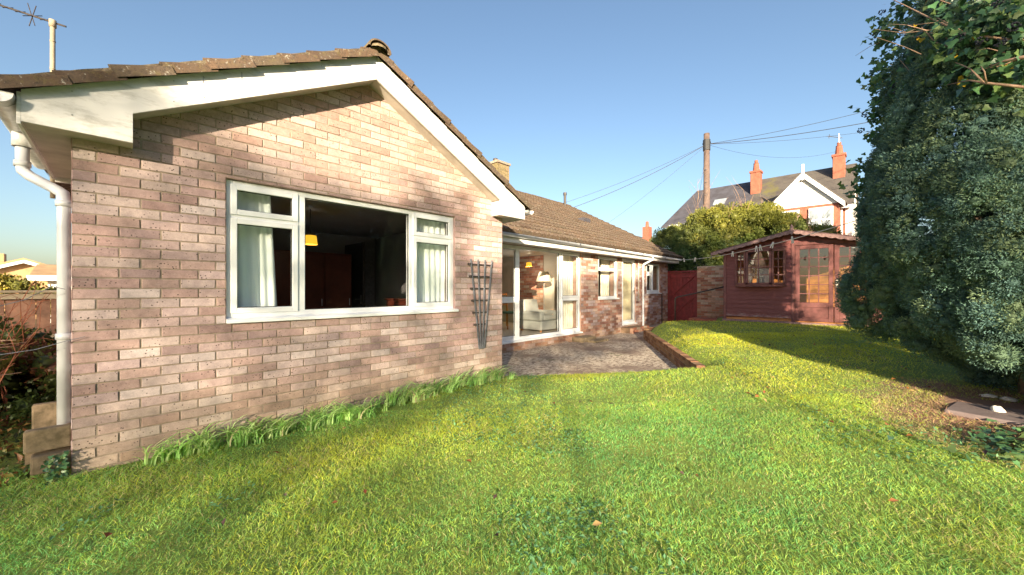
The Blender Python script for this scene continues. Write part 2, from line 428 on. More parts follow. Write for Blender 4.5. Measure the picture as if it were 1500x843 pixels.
fs = [tuple(f) for f in cf if lawn_keep(sum(cv[i].x for i in f)/len(f), sum(cv[i].y for i in f)/len(f)) and not (sum(cv[i].x for i in f)/len(f) > -.15 and sum(cv[i].y for i in f)/len(f) > 4.25)]
mb.add(vs, fs); lawn = mb.build('lawn', M['turf'], smooth=True); tag(lawn, 'grass lawn sloping gently up to the summerhouse', kind='structure'); 
mb = MB(); mb.add([(-500, -500, -.4), (500, -500, -.4), (500, 500, -.4), (-500, 500, -.4)], [(0, 1, 2, 3)])
tag(mb.build('ground', M['field']), 'rough ground beyond the garden', kind='structure')
# raised ground beyond the back boundary (neighbours' plots)
mb = MB(); mb.add([(13.8, -40, .3), (80, -40, .3), (80, 40, .3), (13.8, 40, .3), (13.8, -40, -.5), (13.8, 40, -.5)], [(0, 1, 2, 3), (0, 3, 5, 4)])
tag(mb.build('neighbouring_ground', M['field']), 'ground of the neighbouring plots', kind='structure')
# patio sheet
def zp(x, y): return -.035+.02*ss((y-3)/2)+.10*ss((x-9.6)/3)+.004*nz(x, y, 0, 4)
pts = [Vector(p) for p in nb]
x = 4.05
while x < 13.7:
    y = 2.3
    while y < 5.55:
        if inpoly(x, y) and min(abs(x-p[0])+abs(y-p[1]) for p in nb) > .1: pts.append(Vector((x, y)))
        y += .2
    x += .2
cv, ce, cf, *_ = delaunay_2d_cdt(pts, edges, [], 0, 1e-5)
mb = MB(); mb.add([(p.x, p.y, zp(p.x, p.y)) for p in cv], [tuple(f) for f in cf if inpoly(sum(cv[i].x for i in f)/len(f), sum(cv[i].y for i in f)/len(f))])
tag(mb.build('patio', M['patio'], smooth=True), 'worn concrete patio blotched with pale lichen', kind='structure')

# ------------------------------------------------------------------ blades
def blades(name, P, H, W, lean, cols, mat, seg=1, origin=(0, 0, 0), flat=0, dirs=None):
    """P Nx3 base, H heights, W widths; each blade bends over"""
    N = len(P); th = RNG.uniform(0, 2*np.pi, N); ph = RNG.uniform(0, 2*np.pi, N) if dirs is None else dirs
    sx = np.stack([np.cos(th), np.sin(th), np.zeros(N)], 1)
    bd = np.stack([np.cos(ph), np.sin(ph), np.zeros(N)], 1)
    rows = []; up = np.array([0, 0, 1.])
    for k in range(seg+1):
        t = k/(seg+1)
        c = P+up*(H*(t-flat*t*t))[:, None]+bd*(lean*H*t*t*1.3)[:, None]
        w = W*(1-.35*t)
        rows += [c-sx*(w/2)[:, None], c+sx*(w/2)[:, None]]
    tip = P+up*(H*(1-flat))[:, None]+bd*(lean*H*1.3)[:, None]
    V = np.stack(rows+[tip], 1); k = V.shape[1]
    fs = []
    for s_ in range(seg): a = 2*s_; fs += [(a, a+1, a+3), (a, a+3, a+2)]
    fs.append((k-3, k-2, k-1))
    F = (np.arange(N)[:, None, None]*k+np.array(fs)[None]).reshape(-1, 3)
    return np_mesh(name, V.reshape(-1, 3), F, mat, np.repeat(cols, k, 0), origin=origin)

zlv = np.vectorize(zl)
FW = np.array([.717, .697]); RT = np.array([.697, -.717])
def sample_ground(n, tmin, tmax, umin, umax, power=1.0):
    tt = tmin+(tmax-tmin)*RNG.uniform(0, 1, n)**power; uu = RNG.uniform(umin, umax, n)
    return (tt[:, None]*FW+(uu*tt)[:, None]*RT)
def lawn_mask(X, Y):
    ok = (Y < 3.97) | ((X < -.28) & (Y < 4.4))
    ok &= ~np.array([inpoly(a, b) for a, b in zip(X, Y)])
    ok &= (X < 11.0) | ((Y > 3.1) & (X < 11.3)) | (Y < -.6)
    ok &= ~((X > 5.05) & (X < 5.75) & (Y > -1.05) & (Y < -.45))
    return ok & (X > -6) & (X < 13.5) & (Y > -6)
XY = np.concatenate([sample_ground(260000, 1.2, 4.0, -1.75, 1.75, .8), sample_ground(210000, 3.5, 7.5, -1.6, 1.6, .8), sample_ground(120000, 6.5, 13.5, -.2, 1.5, .75)])
m_ = lawn_mask(XY[:, 0], XY[:, 1]); XY = XY[m_]
dist = XY@FW
P3 = np.column_stack([XY, np.zeros(len(XY))])
patch = vnoise(P3, 1.1, 3); patch2 = vnoise(P3, 3.1, 5); fine = vnoise(P3, 9, 8)
bare = np.hypot((XY[:, 0]-5.1)/.8, (XY[:, 1]+.72)/.6)
under = np.hypot(XY[:, 0]-7.0, XY[:, 1]+1.35)
keep = RNG.uniform(0, 1, len(XY)) > np.clip(1.15-bare*.75+.35*patch2, 0, .8)*(bare < 1.6)
keep &= RNG.uniform(0, 1, len(XY)) > np.clip(1.35-under*.75, 0, .95)
keep &= RNG.uniform(0, 1, len(XY)) > .35*np.clip(-fine*1.5, 0, 1)
XY = XY[keep]; dist = dist[keep]; patch = patch[keep]; patch2 = patch2[keep]; fine = fine[keep]; bare = bare[keep]
n = len(XY); Z = zlv(XY[:, 0], XY[:, 1])
P = np.column_stack([XY, Z-.003])
H = (.012+.018*RNG.uniform(0, 1, n)**1.5)*(1+.35*patch2+.3*fine)*(1+.04*dist); H = np.clip(H, .008, .08)
W = (.0014+.0016*RNG.uniform(0, 1, n))*(1+.26*dist)
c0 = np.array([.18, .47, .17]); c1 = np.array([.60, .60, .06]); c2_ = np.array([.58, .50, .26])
mixf = np.clip(.36+.42*patch+.3*patch2+.22*RNG.normal(size=n)+.13*(XY[:, 0]-2.2), 0, 1)[:, None]  # natural patches, plus sunlit yellow put into the blade colour towards the right
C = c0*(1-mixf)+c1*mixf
dry = (RNG.uniform(0, 1, n) < .09+.12*(patch2 > .45)+.5*(bare < 1.3))[:, None]
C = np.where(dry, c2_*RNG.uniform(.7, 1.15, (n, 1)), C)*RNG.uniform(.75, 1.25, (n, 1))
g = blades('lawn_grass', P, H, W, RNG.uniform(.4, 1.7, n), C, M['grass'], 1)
tag(g, 'short green grass blades covering the lawn', 'grass', kind='stuff')
# weed and clover leaves lying in the lawn
def leaves(name, P, D, Nn, L, Wd, cols, mat, parent=None, origin=(0, 0, 0), fold=.25):
    """diamond leaves: base P, direction D, normal Nn (Nx3)"""
    N = len(P); D = D/np.linalg.norm(D, axis=1, keepdims=True); S = np.cross(D, Nn); S /= np.linalg.norm(S, axis=1, keepdims=True)+1e-9
    U = np.cross(S, D)
    L = np.broadcast_to(L, N)[:, None]; Wd = np.broadcast_to(Wd, N)[:, None]
    a = P; b = P+D*L*.45+S*Wd*.5+U*Wd*fold; c = P+D*L; d = P+D*L*.45-S*Wd*.5+U*Wd*fold
    V = np.stack([a, b, c, d], 1).reshape(-1, 3)
    F = (np.arange(N)[:, None, None]*4+np.array([(0, 1, 2), (0, 2, 3)])[None]).reshape(-1, 3)
    return np_mesh(name, V, F, mat, np.repeat(cols, 4, 0), parent=parent, origin=origin)
def rdir(n, zb=0., zs=1.):
    d = RNG.normal(size=(n, 3)); d /= np.linalg.norm(d, axis=1, keepdims=True); d[:, 2] = d[:, 2]*zs+zb
    return d/np.linalg.norm(d, axis=1, keepdims=True)
cl = sample_ground(26000, 1.25, 7, -1.7, 1.5, .8); cl = cl[lawn_mask(cl[:, 0], cl[:, 1])]
pn = vnoise(np.column_stack([cl, np.zeros(len(cl))]), 2.6, 31); cl = cl[(pn > .35)]
# rosettes of weed leaves
wd = cl[RNG.choice(len(cl), min(len(cl), 5200), replace=False)]
n = len(wd); Pz = np.column_stack([wd, zlv(wd[:, 0], wd[:, 1])+.012+RNG.uniform(0, .018, n)])
D = rdir(n, .15, .3); Nn = rdir(n, 2.5, .5)
C = np.array([.13, .28, .13])*RNG.uniform(.7, 1.35, (n, 1))
tag(leaves('lawn_weeds', Pz, D, Nn, RNG.uniform(.018, .04, n), RNG.uniform(.012, .022, n), C, M['leaf']), 'small round clover and weed leaves among the grass', 'weeds', kind='stuff')
# fallen leaves
fl = sample_ground(2200, 1.4, 10, -1.5, 1.5, .9); fl = fl[lawn_mask(fl[:, 0], fl[:, 1])]
dt = np.hypot(fl[:, 0]-6.9, fl[:, 1]+.6); fl = fl[RNG.uniform(0, 1, len(fl)) < np.where(dt < 2.9, .75, .09)]
n = len(fl); Pz = np.column_stack([fl, zlv(fl[:, 0], fl[:, 1])+.03])
cc = np.array([(.22, .06, .03), (.30, .12, .05), (.42, .28, .12), (.09, .05, .05), (.25, .19, .14), (.3, .13, .04)])[RNG.integers(0, 6, n)]
tag(leaves('leaf_litter', Pz, rdir(n, .05, .3), rdir(n, 2, .5), RNG.uniform(.03, .06, n), RNG.uniform(.02, .04, n), cc, M['dead']), 'brown and red fallen leaves scattered over the lawn', 'fallen leaves', kind='stuff')
# dry straw on the bare patch
n = 5000; a = RNG.normal(size=(n, 2))*[.40, .30]+[5.1, -.72]; a = a[lawn_mask(a[:, 0], a[:, 1])]; n = len(a)
Pz = np.column_stack([a, zlv(a[:, 0], a[:, 1])+.006])
tag(leaves('dry_grass', Pz, rdir(n, .25, .3), rdir(n, 1, .5), RNG.uniform(.03, .07, n), RNG.uniform(.002, .005, n), np.array([.40, .24, .15])*RNG.uniform(.6, 1.3, (n, 1)), M['dead']), 'dry straw and dead grass on the bare patch by the conifer', 'dry grass', kind='stuff')
# long grass along the house wall
PP = []; HH = []; DD = []; CC = []
for k in range(150):
    a = random.uniform(.10, 3.8); dep_ = (.30 if a > .45 else .16)*(.75+.5*nz(a, 2, 0, 2.5)); b = 3.96-random.uniform(.02, 1)*dep_
    q = random.randint(10, 20); hh = random.uniform(.7, 1.15)*(1.1-.4*(3.96-b)/.3)
    th_ = RNG.uniform(0, 2*np.pi, q); PP.append(np.column_stack([a+.02*RNG.normal(size=q), np.minimum(b+.02*RNG.normal(size=q), 3.98)])); HH.append(RNG.uniform(.13, .34, q)*hh)
    DD.append(np.where(np.sin(th_) > .2, -th_, th_)+.8*nz(a, b, 9, 2)); mk = random.random()
    CC.append(np.repeat(np.array([[.28, .55, .17]])*(1-mk)+np.array([[.66, .82, .42]])*mk, q, 0)*RNG.uniform(.6, 1.25, (q, 1)))
PP = np.concatenate(PP); HH = np.concatenate(HH); DD = np.concatenate(DD); CC = np.concatenate(CC); n = len(PP)
Pz = np.column_stack([PP, zlv(PP[:, 0], PP[:, 1])])
C = np.where(RNG.uniform(0, 1, (n, 1)) < .07, np.array([.6, .55, .35]), CC)
tag(blades('long_grass', Pz, HH, RNG.uniform(.009, .016, n), RNG.uniform(.15, .75, n), C, M['grass'], 5, flat=.38, dirs=DD), 'strip of long drooping grass along the foot of the brick gable wall', 'long grass', kind='stuff')

# ------------------------------------------------------------------ bungalow
H0 = empty('bungalow', (1.8, 4.2, 0), 'long brick bungalow with white framed windows and brown tiled roof', 'bungalow')
XC, HW, SL = 1.87, 2.306, .531
YB = 3.805; ZA = 3.74; ZAB = 3.494
def fY(Y):
    return lambda s, z, d: (s, Y-d, z)
def stain(c, s, z):
    k = max(0, 1-(z+.05)/.55)*.55
    c = [c[0]*(1-k)+.42*k, c[1]*(1-k)+.32*k, c[2]*(1-k)+.19*k]
    w = min(1, max(0, (z-1.95)/.8))*.35
    return [c[0]*(1-w)+.43*w, c[1]*(1-w)+.27*w, c[2]*(1-w)+.18*w]
WIN = (.617, 3.04, .985, 2.229)
mb = MB()
gz = ZAB+.03
brickwork(mb, fY(4.0), -.24, 3.90, -.14, gz, planes=[(SL, 1, gz+SL*XC), (-SL, 1, gz-SL*XC)], openings=[WIN], stain=stain)
mb.build('gable_wall', [M['mortar'], M['brick']], H0)
# side walls of the gable block
mb = MB(); brickwork(mb, lambda s, z, d: (-.24-d, s, z), 4.009, 9.98, -.14, 2.36, pal=PAL, thick=.2); mb.build('side_wall', [M['mortar'], M['brick_far']], H0)
mb = MB(); brickwork(mb, lambda s, z, d: (3.90+d, s, z), 4.009, 5.5, -.14, 2.3, pal=PAL, thick=.2); mb.build('return_wall', [M['mortar'], M['brick_far']], H0)
# wing front wall
PD = (4.35, 8.19, .16, 2.207); W2 = (9.01, 10.09, .99, 2.19); DR = (10.34, 11.22, .20, 2.21); W3 = (11.98, 13.06, 1.12, 2.15)
def stain2(c, s, z):
    k = max(0, 1-(z+.05)/.3)*.5
    return [c[0]*(1-k)+.30*k, c[1]*(1-k)+.19*k, c[2]*(1-k)+.10*k]
mb = MB(); brickwork(mb, fY(5.5), 3.92, 13.7, -.14, 2.26, openings=[PD, W2, DR, W3], pal=PAL_RED+PAL[:3], stain=stain2, thick=.25); mb.build('wing_wall', [M['mortar'], M['brick_far']], H0)
mb = MB(); brickwork(mb, lambda s, z, d: (13.7+d, s, z), 5.51, 14.4, -.14, 4.8, planes=[(.53, 1, 4.75+.53*9.98), (-.53, 1, 4.75-.53*9.98)], pal=PAL_RED, thick=.2); mb.build('end_wall', [M['mortar'], M['brick_far']], H0)
mb = MB(); mb.box(-.24, 13.7, 14.25, 14.45, -.14, 1.0); mb.box(-.24, 6.0, 14.25, 14.45, 1.0, 2.3); mb.box(8.2, 13.7, 14.25, 14.45, 1.0, 2.3); mb.build('back_wall', M['far_red'], H0)
# interior shell
mb = MB()
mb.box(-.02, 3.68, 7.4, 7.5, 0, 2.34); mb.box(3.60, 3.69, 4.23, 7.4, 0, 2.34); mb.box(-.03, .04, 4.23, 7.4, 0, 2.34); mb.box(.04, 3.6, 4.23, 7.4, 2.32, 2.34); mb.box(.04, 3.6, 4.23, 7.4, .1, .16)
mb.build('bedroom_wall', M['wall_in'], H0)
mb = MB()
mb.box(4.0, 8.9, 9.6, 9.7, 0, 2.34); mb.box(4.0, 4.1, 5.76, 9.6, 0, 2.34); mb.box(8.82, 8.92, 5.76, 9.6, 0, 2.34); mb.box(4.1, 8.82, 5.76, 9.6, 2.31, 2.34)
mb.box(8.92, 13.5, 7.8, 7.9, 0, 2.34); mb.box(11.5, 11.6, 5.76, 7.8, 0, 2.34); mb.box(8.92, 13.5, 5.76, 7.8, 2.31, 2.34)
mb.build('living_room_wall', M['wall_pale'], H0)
mb = MB(); mb.box(4.1, 8.82, 5.7, 9.6, .12, .2); mb.box(8.92, 13.5, 5.7, 7.8, .12, .2); mb.build('floor', M['carpet'], H0)
mb = MB(); brickwork(mb, lambda s, z, d: (8.80-d, s, z), 7.25, 8.35, .2, 2.3, pal=PAL_OLD, thick=.02); mb.build('chimney_breast', [M['mortar'], M['brick_far']], H0)

# roofs
def tile_slope(mb, E, A, S, N, L, HS, gauge=.30, tw=.30, amp=.022, thick=.042, samp=6, valley=None):
    """E eave corner, A along, S upslope, N normal; thick interlocking tiles in overlapping courses"""
    E = Vector(E); A = Vector(A).normalized(); S = Vector(S).normalized(); N = Vector(N).normalized()
    nc = int(math.ceil(HS/gauge)); ncol = max(1, int(round(L/tw)))
    for c in range(nc):
        oj = (.007 if c % 2 else -.004)+random.uniform(-.002, .002)
        h0 = c*gauge-.02; h1 = min((c+1)*gauge+.03, HS)
        for k in range(ncol):
            a0 = k*L/ncol+oj; jz = random.uniform(-.003, .004); jh = random.uniform(-.006, .006)
            col = random.choice([(.13, .085, .06), (.10, .065, .048), (.155, .10, .07), (.125, .095, .07)]); f = random.uniform(.8, 1.2); col = tuple(x*f for x in col)
            top = []; lo = []
            w = L/ncol
            for j in range(samp+1):
                t_ = j/samp; und = amp*max(0, math.sin(t_*4*math.pi-.6))**.8 if samp > 3 else 0
                a = a0+t_*w*.995
                p0 = E+A*a+S*(h0+jh)+N*(.042+und+jz+thick); p1 = E+A*a+S*h1+N*(.002+und+jz+thick)
                top += [p0, p1]; lo.append(E+A*a+S*(h0+jh)+N*(.006+jz+und*.6))
            b = len(top)
            fs = [(2*j, 2*j+2, 2*j+3, 2*j+1) for j in range(samp)]+[(b+j, b+j+1, 2*j+2, 2*j) for j in range(samp)]
            if k == 0 or k == ncol-1:
                j = 0 if k == 0 else samp
                ve = [E+A*(a0+(j/samp)*w*.995)+S*h1+N*-.012, ]
                q = b+len(lo); fs.append((2*j, 2*j+1, q, b+j))
                mb.add(top+lo+ve, fs, 0, col)
            else: mb.add(top+lo, fs, 0, col)
th = math.atan(SL); c_, s_ = math.cos(th), math.sin(th)
mb = MB(); ze = ZA-SL*HW-.015
# gable roof: left slope rises +X, right slope rises -X; from front verge Y=3.64 back to 8.2
hs = (HW+.07)/c_
tile_slope(mb, (XC-HW-.07, YB-.06, ze-.035), (0, 1, 0), (c_, 0, s_), (-s_, 0, c_), 4.5, hs, gauge=.285)
tile_slope(mb, (XC+HW+.07, YB-.06, ze-.035), (0, 1, 0), (-c_, 0, s_), (s_, 0, c_), 4.5, hs, gauge=.285)
mb.build('gable_roof', M['tile'], H0)
# verge undercloak strip under the tiles (rough bedding)
mb = MB()
for sg in (-1, 1):
    n = 60; prev = None
    for i in range(n+1):
        q = i/n*(HW+.04); xx = XC+sg*q; zt = ZA-SL*q+.074; zb = ZA-SL*q+.001
        j = .012*nz(q*9, sg*3, 0, 1); j2 = .014*nz(q*14, sg*5, 2, 1)
        cur = [(xx, YB-.035+j, zb+j2*.3), (xx, YB-.042+j2, (zb+zt)/2), (xx, YB-.046+j, zt)]
        if prev: mb.add(prev+cur, [(0, 3, 4, 1), (1, 4, 5, 2)] if sg > 0 else [(1, 4, 3, 0), (2, 5, 4, 1)])
        prev = cur
mb.build('verge_mortar', M['verge'], H0)
mb = MB()
def ridge_tiles(mb, p, q, r=.12, n=12):
    p = Vector(p); q = Vector(q); L = (q-p).length; d = (q-p)/L; k = int(L/.42); side = d.cross(Vector((0, 0, 1)))
    for i in range(k):
        a = p+d*(i*L/k-.01); b = p+d*((i+1)*L/k+.01); rr = r*random.uniform(.97, 1.04); dz = random.uniform(-.006, .006)
        vs = []
        for c, r_ in ((a, rr*1.05), (b, rr*.97)):
            for r2 in (r_, r_-.018):
                for j in range(n+1):
                    t = math.pi*j/n; vs.append(c+side*math.cos(t)*r2+Vector((0, 0, math.sin(t)*r2*.8+dz)))
        m = n+1
        fs = [(j, j+1, 2*m+j+1, 2*m+j) for j in range(n)]+[(j, j+1, m+j+1, m+j) for j in range(n)]+[(2*m+j, 2*m+j+1, 3*m+j+1, 3*m+j) for j in range(n)]
        f = random.uniform(.8, 1.2); mb.add(vs, fs, 0, (.16*f, .12*f, .08*f))
ridge_tiles(mb, (XC, YB-.07, ZA+.03), (XC, 8.2, ZA+.03))
# mortar plug at front of gable ridge
mb.lathe([(0, .06), (.05, .055), (.085, .03), (.095, 0)], (XC, YB-.035, ZA+.035), 12, col=(.2, .16, .1))
mb.build('ridge_tiles', M['tile'], H0, smooth=False)
mb = MB(); ridge_tiles(mb, (-.4, 9.98, 4.96), (13.95, 9.98, 4.96)); mb.build('ridge_tiles', M['tile'], H0)
th2 = math.atan(.53); c2, s2 = math.cos(th2), math.sin(th2)
mb = MB()
tile_slope(mb, (4.0, 5.11, 2.365), (1, 0, 0), (0, c2, s2), (0, -s2, c2), 9.98, 4.87/c2, gauge=.30, samp=6, amp=.03)
tile_slope(mb, (-.38, 5.3, 2.46), (1, 0, 0), (0, c2, s2), (0, -s2, c2), 4.4, 4.68/c2, gauge=.30, samp=4, amp=.025)
mb.add([(-.38, 9.98, 4.97), (13.97, 9.98, 4.97), (13.97, 14.8, 2.4), (-.38, 14.8, 2.4)], [(0, 1, 2, 3)], 0, (.14, .1, .07))
mb.build('main_roof', M['tile'], H0)
mb = MB(); mb.box(10.9, 11.3, 7.2, 7.5, 3.55, 3.72); o = mb.build('roof_vent', M['slate'], H0)
# barge boards (with box ends) on the gable
def barge(sg):
    mb = MB(); f = lambda a, b, d: (XC+sg*a, YB+d, b)
    mb.prism([(0, ZA), (HW, ZA-SL*HW), (HW, 2.32), (1.818, 2.32), (1.818, ZAB-SL*1.818), (0, ZAB)], f, 0, .022)
    for q in (1.42, 1.60, .55, 1.05, 2.1):
        for dz in (.045, .20): mb.lathe([(0, .005), (.005, 0), (0, -.005)], (XC+sg*q, YB-.001, ZA-SL*q-dz), 6, m=1)
    if sg < 0: mb.box(XC-1.43, XC-1.425, YB-.0022, YB-.0004, ZA-SL*1.43-.085, ZA-SL*1.43-.03, 1); mb.box(XC-1.18, XC-1.175, YB-.0022, YB-.0004, ZA-SL*1.18-.10, ZA-SL*1.18-.03, 1)
    else: mb.box(XC+.0003, XC+.003, YB-.002, YB-.0003, ZAB+.004, ZA-.002, 1)
    return mb
mb = barge(-1); mb.build('barge_board', [M['board'], M['metal']], H0)
mb = barge(1); mb.build('barge_board', [M['board'], M['metal']], H0)

mb = MB()
for sg, qe in ((-1, 1.826), (1, 1.826)):
    f = lambda a, b, d: (XC+sg*a, YB+.0225+d, b)
    mb.prism([(0, ZAB+.03), (qe, ZAB+.03-SL*qe), (qe, ZAB+.01-SL*qe), (0, ZAB+.01)], f, 0, .17)
    mb.box(XC+sg*qe, XC+sg*(HW-.0), YB+.0225, 3.994, 2.326, 2.34)
    mb.box(XC+sg*(qe-.010), XC+sg*qe, YB+.0225, 3.994, 2.322, ZAB-SL*qe)
mb.box(XC-HW, -.242, 3.996, 5.5, 2.326, 2.34); mb.box(3.902, XC+HW, 3.996, 5.2, 2.326, 2.34)
mb.box(3.92, 13.9, 5.215, 5.498, 2.212, 2.224)
mb.build('soffit', M['soffit'], H0)
mb = MB()
mb.box(XC-HW-.018, XC-HW, YB+.001, 5.5, 2.30, 2.50); mb.box(XC+HW, XC+HW+.018, YB+.001, 5.1, 2.32, 2.50); mb.box(XC-HW, -.24, 5.5, 5.52, 2.28, 2.46)
mb.box(3.92, 13.93, 5.19, 5.21, 2.20, 2.375)
mb.add([(13.93, 5.19, 2.2), (13.955, 5.19, 2.2), (13.955, 9.98, 4.75), (13.93, 9.98, 4.75), (13.93, 5.19, 2.36), (13.955, 5.19, 2.36), (13.955, 9.98, 4.93), (13.93, 9.98, 4.93)], [(0, 1, 2, 3), (4, 5, 6, 7), (0, 3, 7, 4), (1, 2, 6, 5), (0, 1, 5, 4)])
mb.box(13.7, 13.93, 5.19, 5.5, 2.2, 2.215)
mb.build('fascia', M['board'], H0, bevel=.002)
def gutter(p, q, out, r=.056):
    mb = MB(); p = Vector(p); q = Vector(q); out = Vector(out); n = 12; vs = []
    L = (q-p).length; k = max(2, int(L/1.9)+1)
    for c in (p, q):
        for rr in (r, r-.004):
            for j in range(n+1):
                t = math.pi*j/n; vs.append(c+out*(r-math.cos(t)*rr)+Vector((0, 0, -math.sin(t)*rr*1.05)))
    m = n+1
    fs = [(j, j+1, 2*m+j+1, 2*m+j) for j in range(n)]+[(m+j, 3*m+j, 3*m+j+1, m+j+1) for j in range(n)]
    fs += [(0, 2*m, 3*m, m), (n, m+n, 3*m+n, 2*m+n)]
    fs += [tuple(range(0, n+1)), tuple(range(2*m+n, 2*m-1, -1))]
    mb.add(vs, fs)
    d = (q-p).normalized()
    for i in range(k):                       # union brackets
        c = p+d*((i+.12)/k*L); vv = []
        for a in (c-d*.02, c+d*.02):
            for rr in (r+.005, r-.001):
                for j in range(n+1):
                    t = math.pi*j/n; vv.append(a+out*(r-math.cos(t)*rr)+Vector((0, 0, -math.sin(t)*rr*1.05+.004)))
        mb.add(vv, [(j, j+1, 2*m+j+1, 2*m+j) for j in range(n)]+[(j, j+1, m+j+1, m+j) for j in range(n)]+[(2*m+j, 2*m+j+1, 3*m+j+1, 3*m+j) for j in range(n)])
    return mb
gutter((XC-HW-.02, YB-.06, 2.46), (XC-HW-.02, 5.55, 2.45), (-1, 0, 0), .062).build('gutter', M['gutter'], H0, smooth=True)
gutter((XC+HW+.02, YB-.07, 2.455), (XC+HW+.02, 5.1, 2.45), (1, 0, 0)).build('gutter', M['gutter'], H0, smooth=True)
gutter((4.05, 5.188, 2.365), (13.93, 5.188, 2.345), (0, -1, 0)).build('gutter', M['pipe'], H0, smooth=True)
# left downpipe with swan neck
def pipe(pts, r, mat, brackets=(), n=14):
    mb = MB(); mb.tube(pts, r, n, 0)
    for b in brackets: mb.tube([(b[0], b[1], b[2]-.02), (b[0], b[1], b[2]+.02)], r*1.22, n)
    o = mb.build('downpipe', mat, H0, smooth=True)
    for p in o.data.polygons:
        if len(p.vertices) > 4: p.use_smooth = False
    return o
pipe([(-.50, 4.42, 2.40), (-.50, 4.42, 2.17), (-.495, 4.41, 2.13), (-.46, 4.37, 2.09), (-.32, 4.17, 1.98), (-.29, 4.12, 1.95), (-.285, 4.11, 1.90), (-.285, 4.11, .33)], .034, M['pipe'], [(-.50, 4.42, 2.32), (-.50, 4.42, 2.18), (-.285, 4.11, 1.88), (-.285, 4.11, .95)])
pipe([(-.50, 4.42, 2.42), (-.50, 4.42, 2.30)], .05, M['gutter'])
pipe([(11.63, 5.13, 2.31), (11.63, 5.13, 2.22), (11.63, 5.42, 2.08), (11.63, 5.45, 2.02), (11.63, 5.45, .06), (11.63, 5.36, .02)], .034, M['pipe'], [(11.63, 5.45, 1.9), (11.63, 5.45, 1.0)])
pipe([(11.36, 5.47, 2.15), (11.36, 5.47, .9)], .018, M['soffit'], [(11.36, 5.47, 1.9), (11.36, 5.47, 1.4)])
pipe([(11.36, 5.47, 1.95), (11.6, 5.475, 2.0)], .014, M['pipe'])
pipe([(13.10, 5.46, 1.14), (13.12, 5.46, 1.1), (13.12, 5.46, .1)], .016, M['dark_metal'])
# chimney and vent pipe
mb = MB()
fx = lambda s, z, d: (s, 9.72-d, z)
brickwork(mb, fx, 9.25, 9.85, 4.7, 5.78, pal=[(.24, .19, .10), (.26, .17, .11), (.2, .16, .08)], thick=.3)
mb.box(9.251, 9.849, 9.73, 10.24, 4.7, 5.78, 1, (.22, .15, .10)); mb.box(9.21, 9.89, 9.67, 10.28, 5.78, 5.86, 0)
ch = mb.build('chimney', [M['mortar'], M['brick_far']], H0)
mb = MB(); mb.lathe([(.10, 0), (.09, .12), (.075, .14)], (9.4, 9.97, 5.86), 14); mb.build('chimney_pot', M['dark_metal'], ch)
mb = MB(); mb.tube([(13.1, 9.6, 4.7), (13.1, 9.6, 5.35)], .055, 12); mb.tube([(13.1, 9.6, 5.27), (13.1, 9.6, 5.38)], .075, 12); mb.build('vent_pipe', M['dark_metal'], H0)

# windows
def frame_box(mb, x0, x1, z0, z1, y0, y1, w):
    mb.box(x0, x0+w, y0, y1, z0, z1); mb.box(x1-w, x1, y0, y1, z0, z1)
    mb.box(x0+w, x1-w, y0, y1, z0, z0+w); mb.box(x0+w, x1-w, y0, y1, z1-w, z1)
def window(rect, Y, lights, sill=True, fw=.05, parent=None, name='window', muls=(), sillh=.045, label=None):
    """lights: (x0,x1,z0,z1,is_sash) glass areas incl. sash"""
    x0, x1, z0, z1 = rect; zb = z0+(sillh if sill else 0); y0, y1 = Y+.03, Y+.10
    mb = MB(); frame_box(mb, x0+.003, x1-.003, zb, z1-.003, y0, y1, fw)
    for (a, b, c, d) in muls: mb.box(a, b, y0+.001, y1-.001, c, d)
    w = mb.build(name, M['upvc'], parent or H0, bevel=.004, seg=2)
    if label: w['label'] = label
    gm = MB()
    for (a, b, c, d, sa) in lights:
        if sa:
            mb = MB(); e = .004
            frame_box(mb, a+e, b-e, c+e, d-e, y0-.014, y1-.02, .048)
            mb.build('sash', M['upvc'], w, bevel=.005, seg=2)
            mb = MB(); frame_box(mb, a+e+.048, b-e-.048, c+e+.048, d-e-.048, y0+.008, y0+.02, .006); mb.build('gasket', M['cable'], w)
            gm.box(a+.05, b-.05, y0+.014, y0+.030, c+.05, d-.05)
        else:
            mb = MB(); frame_box(mb, a, b, c, d, y0+.012, y0+.03, .007); mb.build('gasket', M['cable'], w)
            gm.box(a+.002, b-.002, y0+.024, y0+.040, c+.002, d-.002)
    # single glazed sheet per light (front faces only so reflections stay clean)
    g2 = MB()
    for i in range(0, len(gm.v), 8):
        v = gm.v[i:i+8]; g2.add([v[0], v[1], v[5], v[4]], [(0, 1, 2, 3)])
    g2.build('pane', M['glass'], w)
    if sill:
        mb = MB(); f = lambda a, b, d: (d, Y+a, b)
        mb.prism([(-.045, z0+.003), (.12, z0+.003), (.12, z0+sillh), (.02, z0+sillh), (-.045, z0+sillh-.012)], f, x0-.0, x1+.03)
        mb.build('sill', M['upvc'], w, bevel=.003)
    return w
def casement(rect, Y, label=None): pass
x0, x1, z0, z1 = WIN; zz = z0+.045
window(WIN, 4.0, [(x0+.03, 1.185, zz+.035, 1.905, 1), (x0+.03, 1.185, 1.925, z1-.03, 1), (1.245, 2.385, zz+.05, z1-.05, 0), (2.43, x1-.03, zz+.035, 1.905, 1), (2.43, x1-.03, 1.925, z1-.03, 1)],
       muls=[(1.175, 1.245, zz+.05, z1-.05), (2.385, 2.44, zz+.05, z1-.05), (x0+.05, 1.175, 1.895, 1.935), (2.44, x1-.05, 1.895, 1.935)], label='wide three light bedroom window under the gable')
x0, x1, z0, z1 = PD
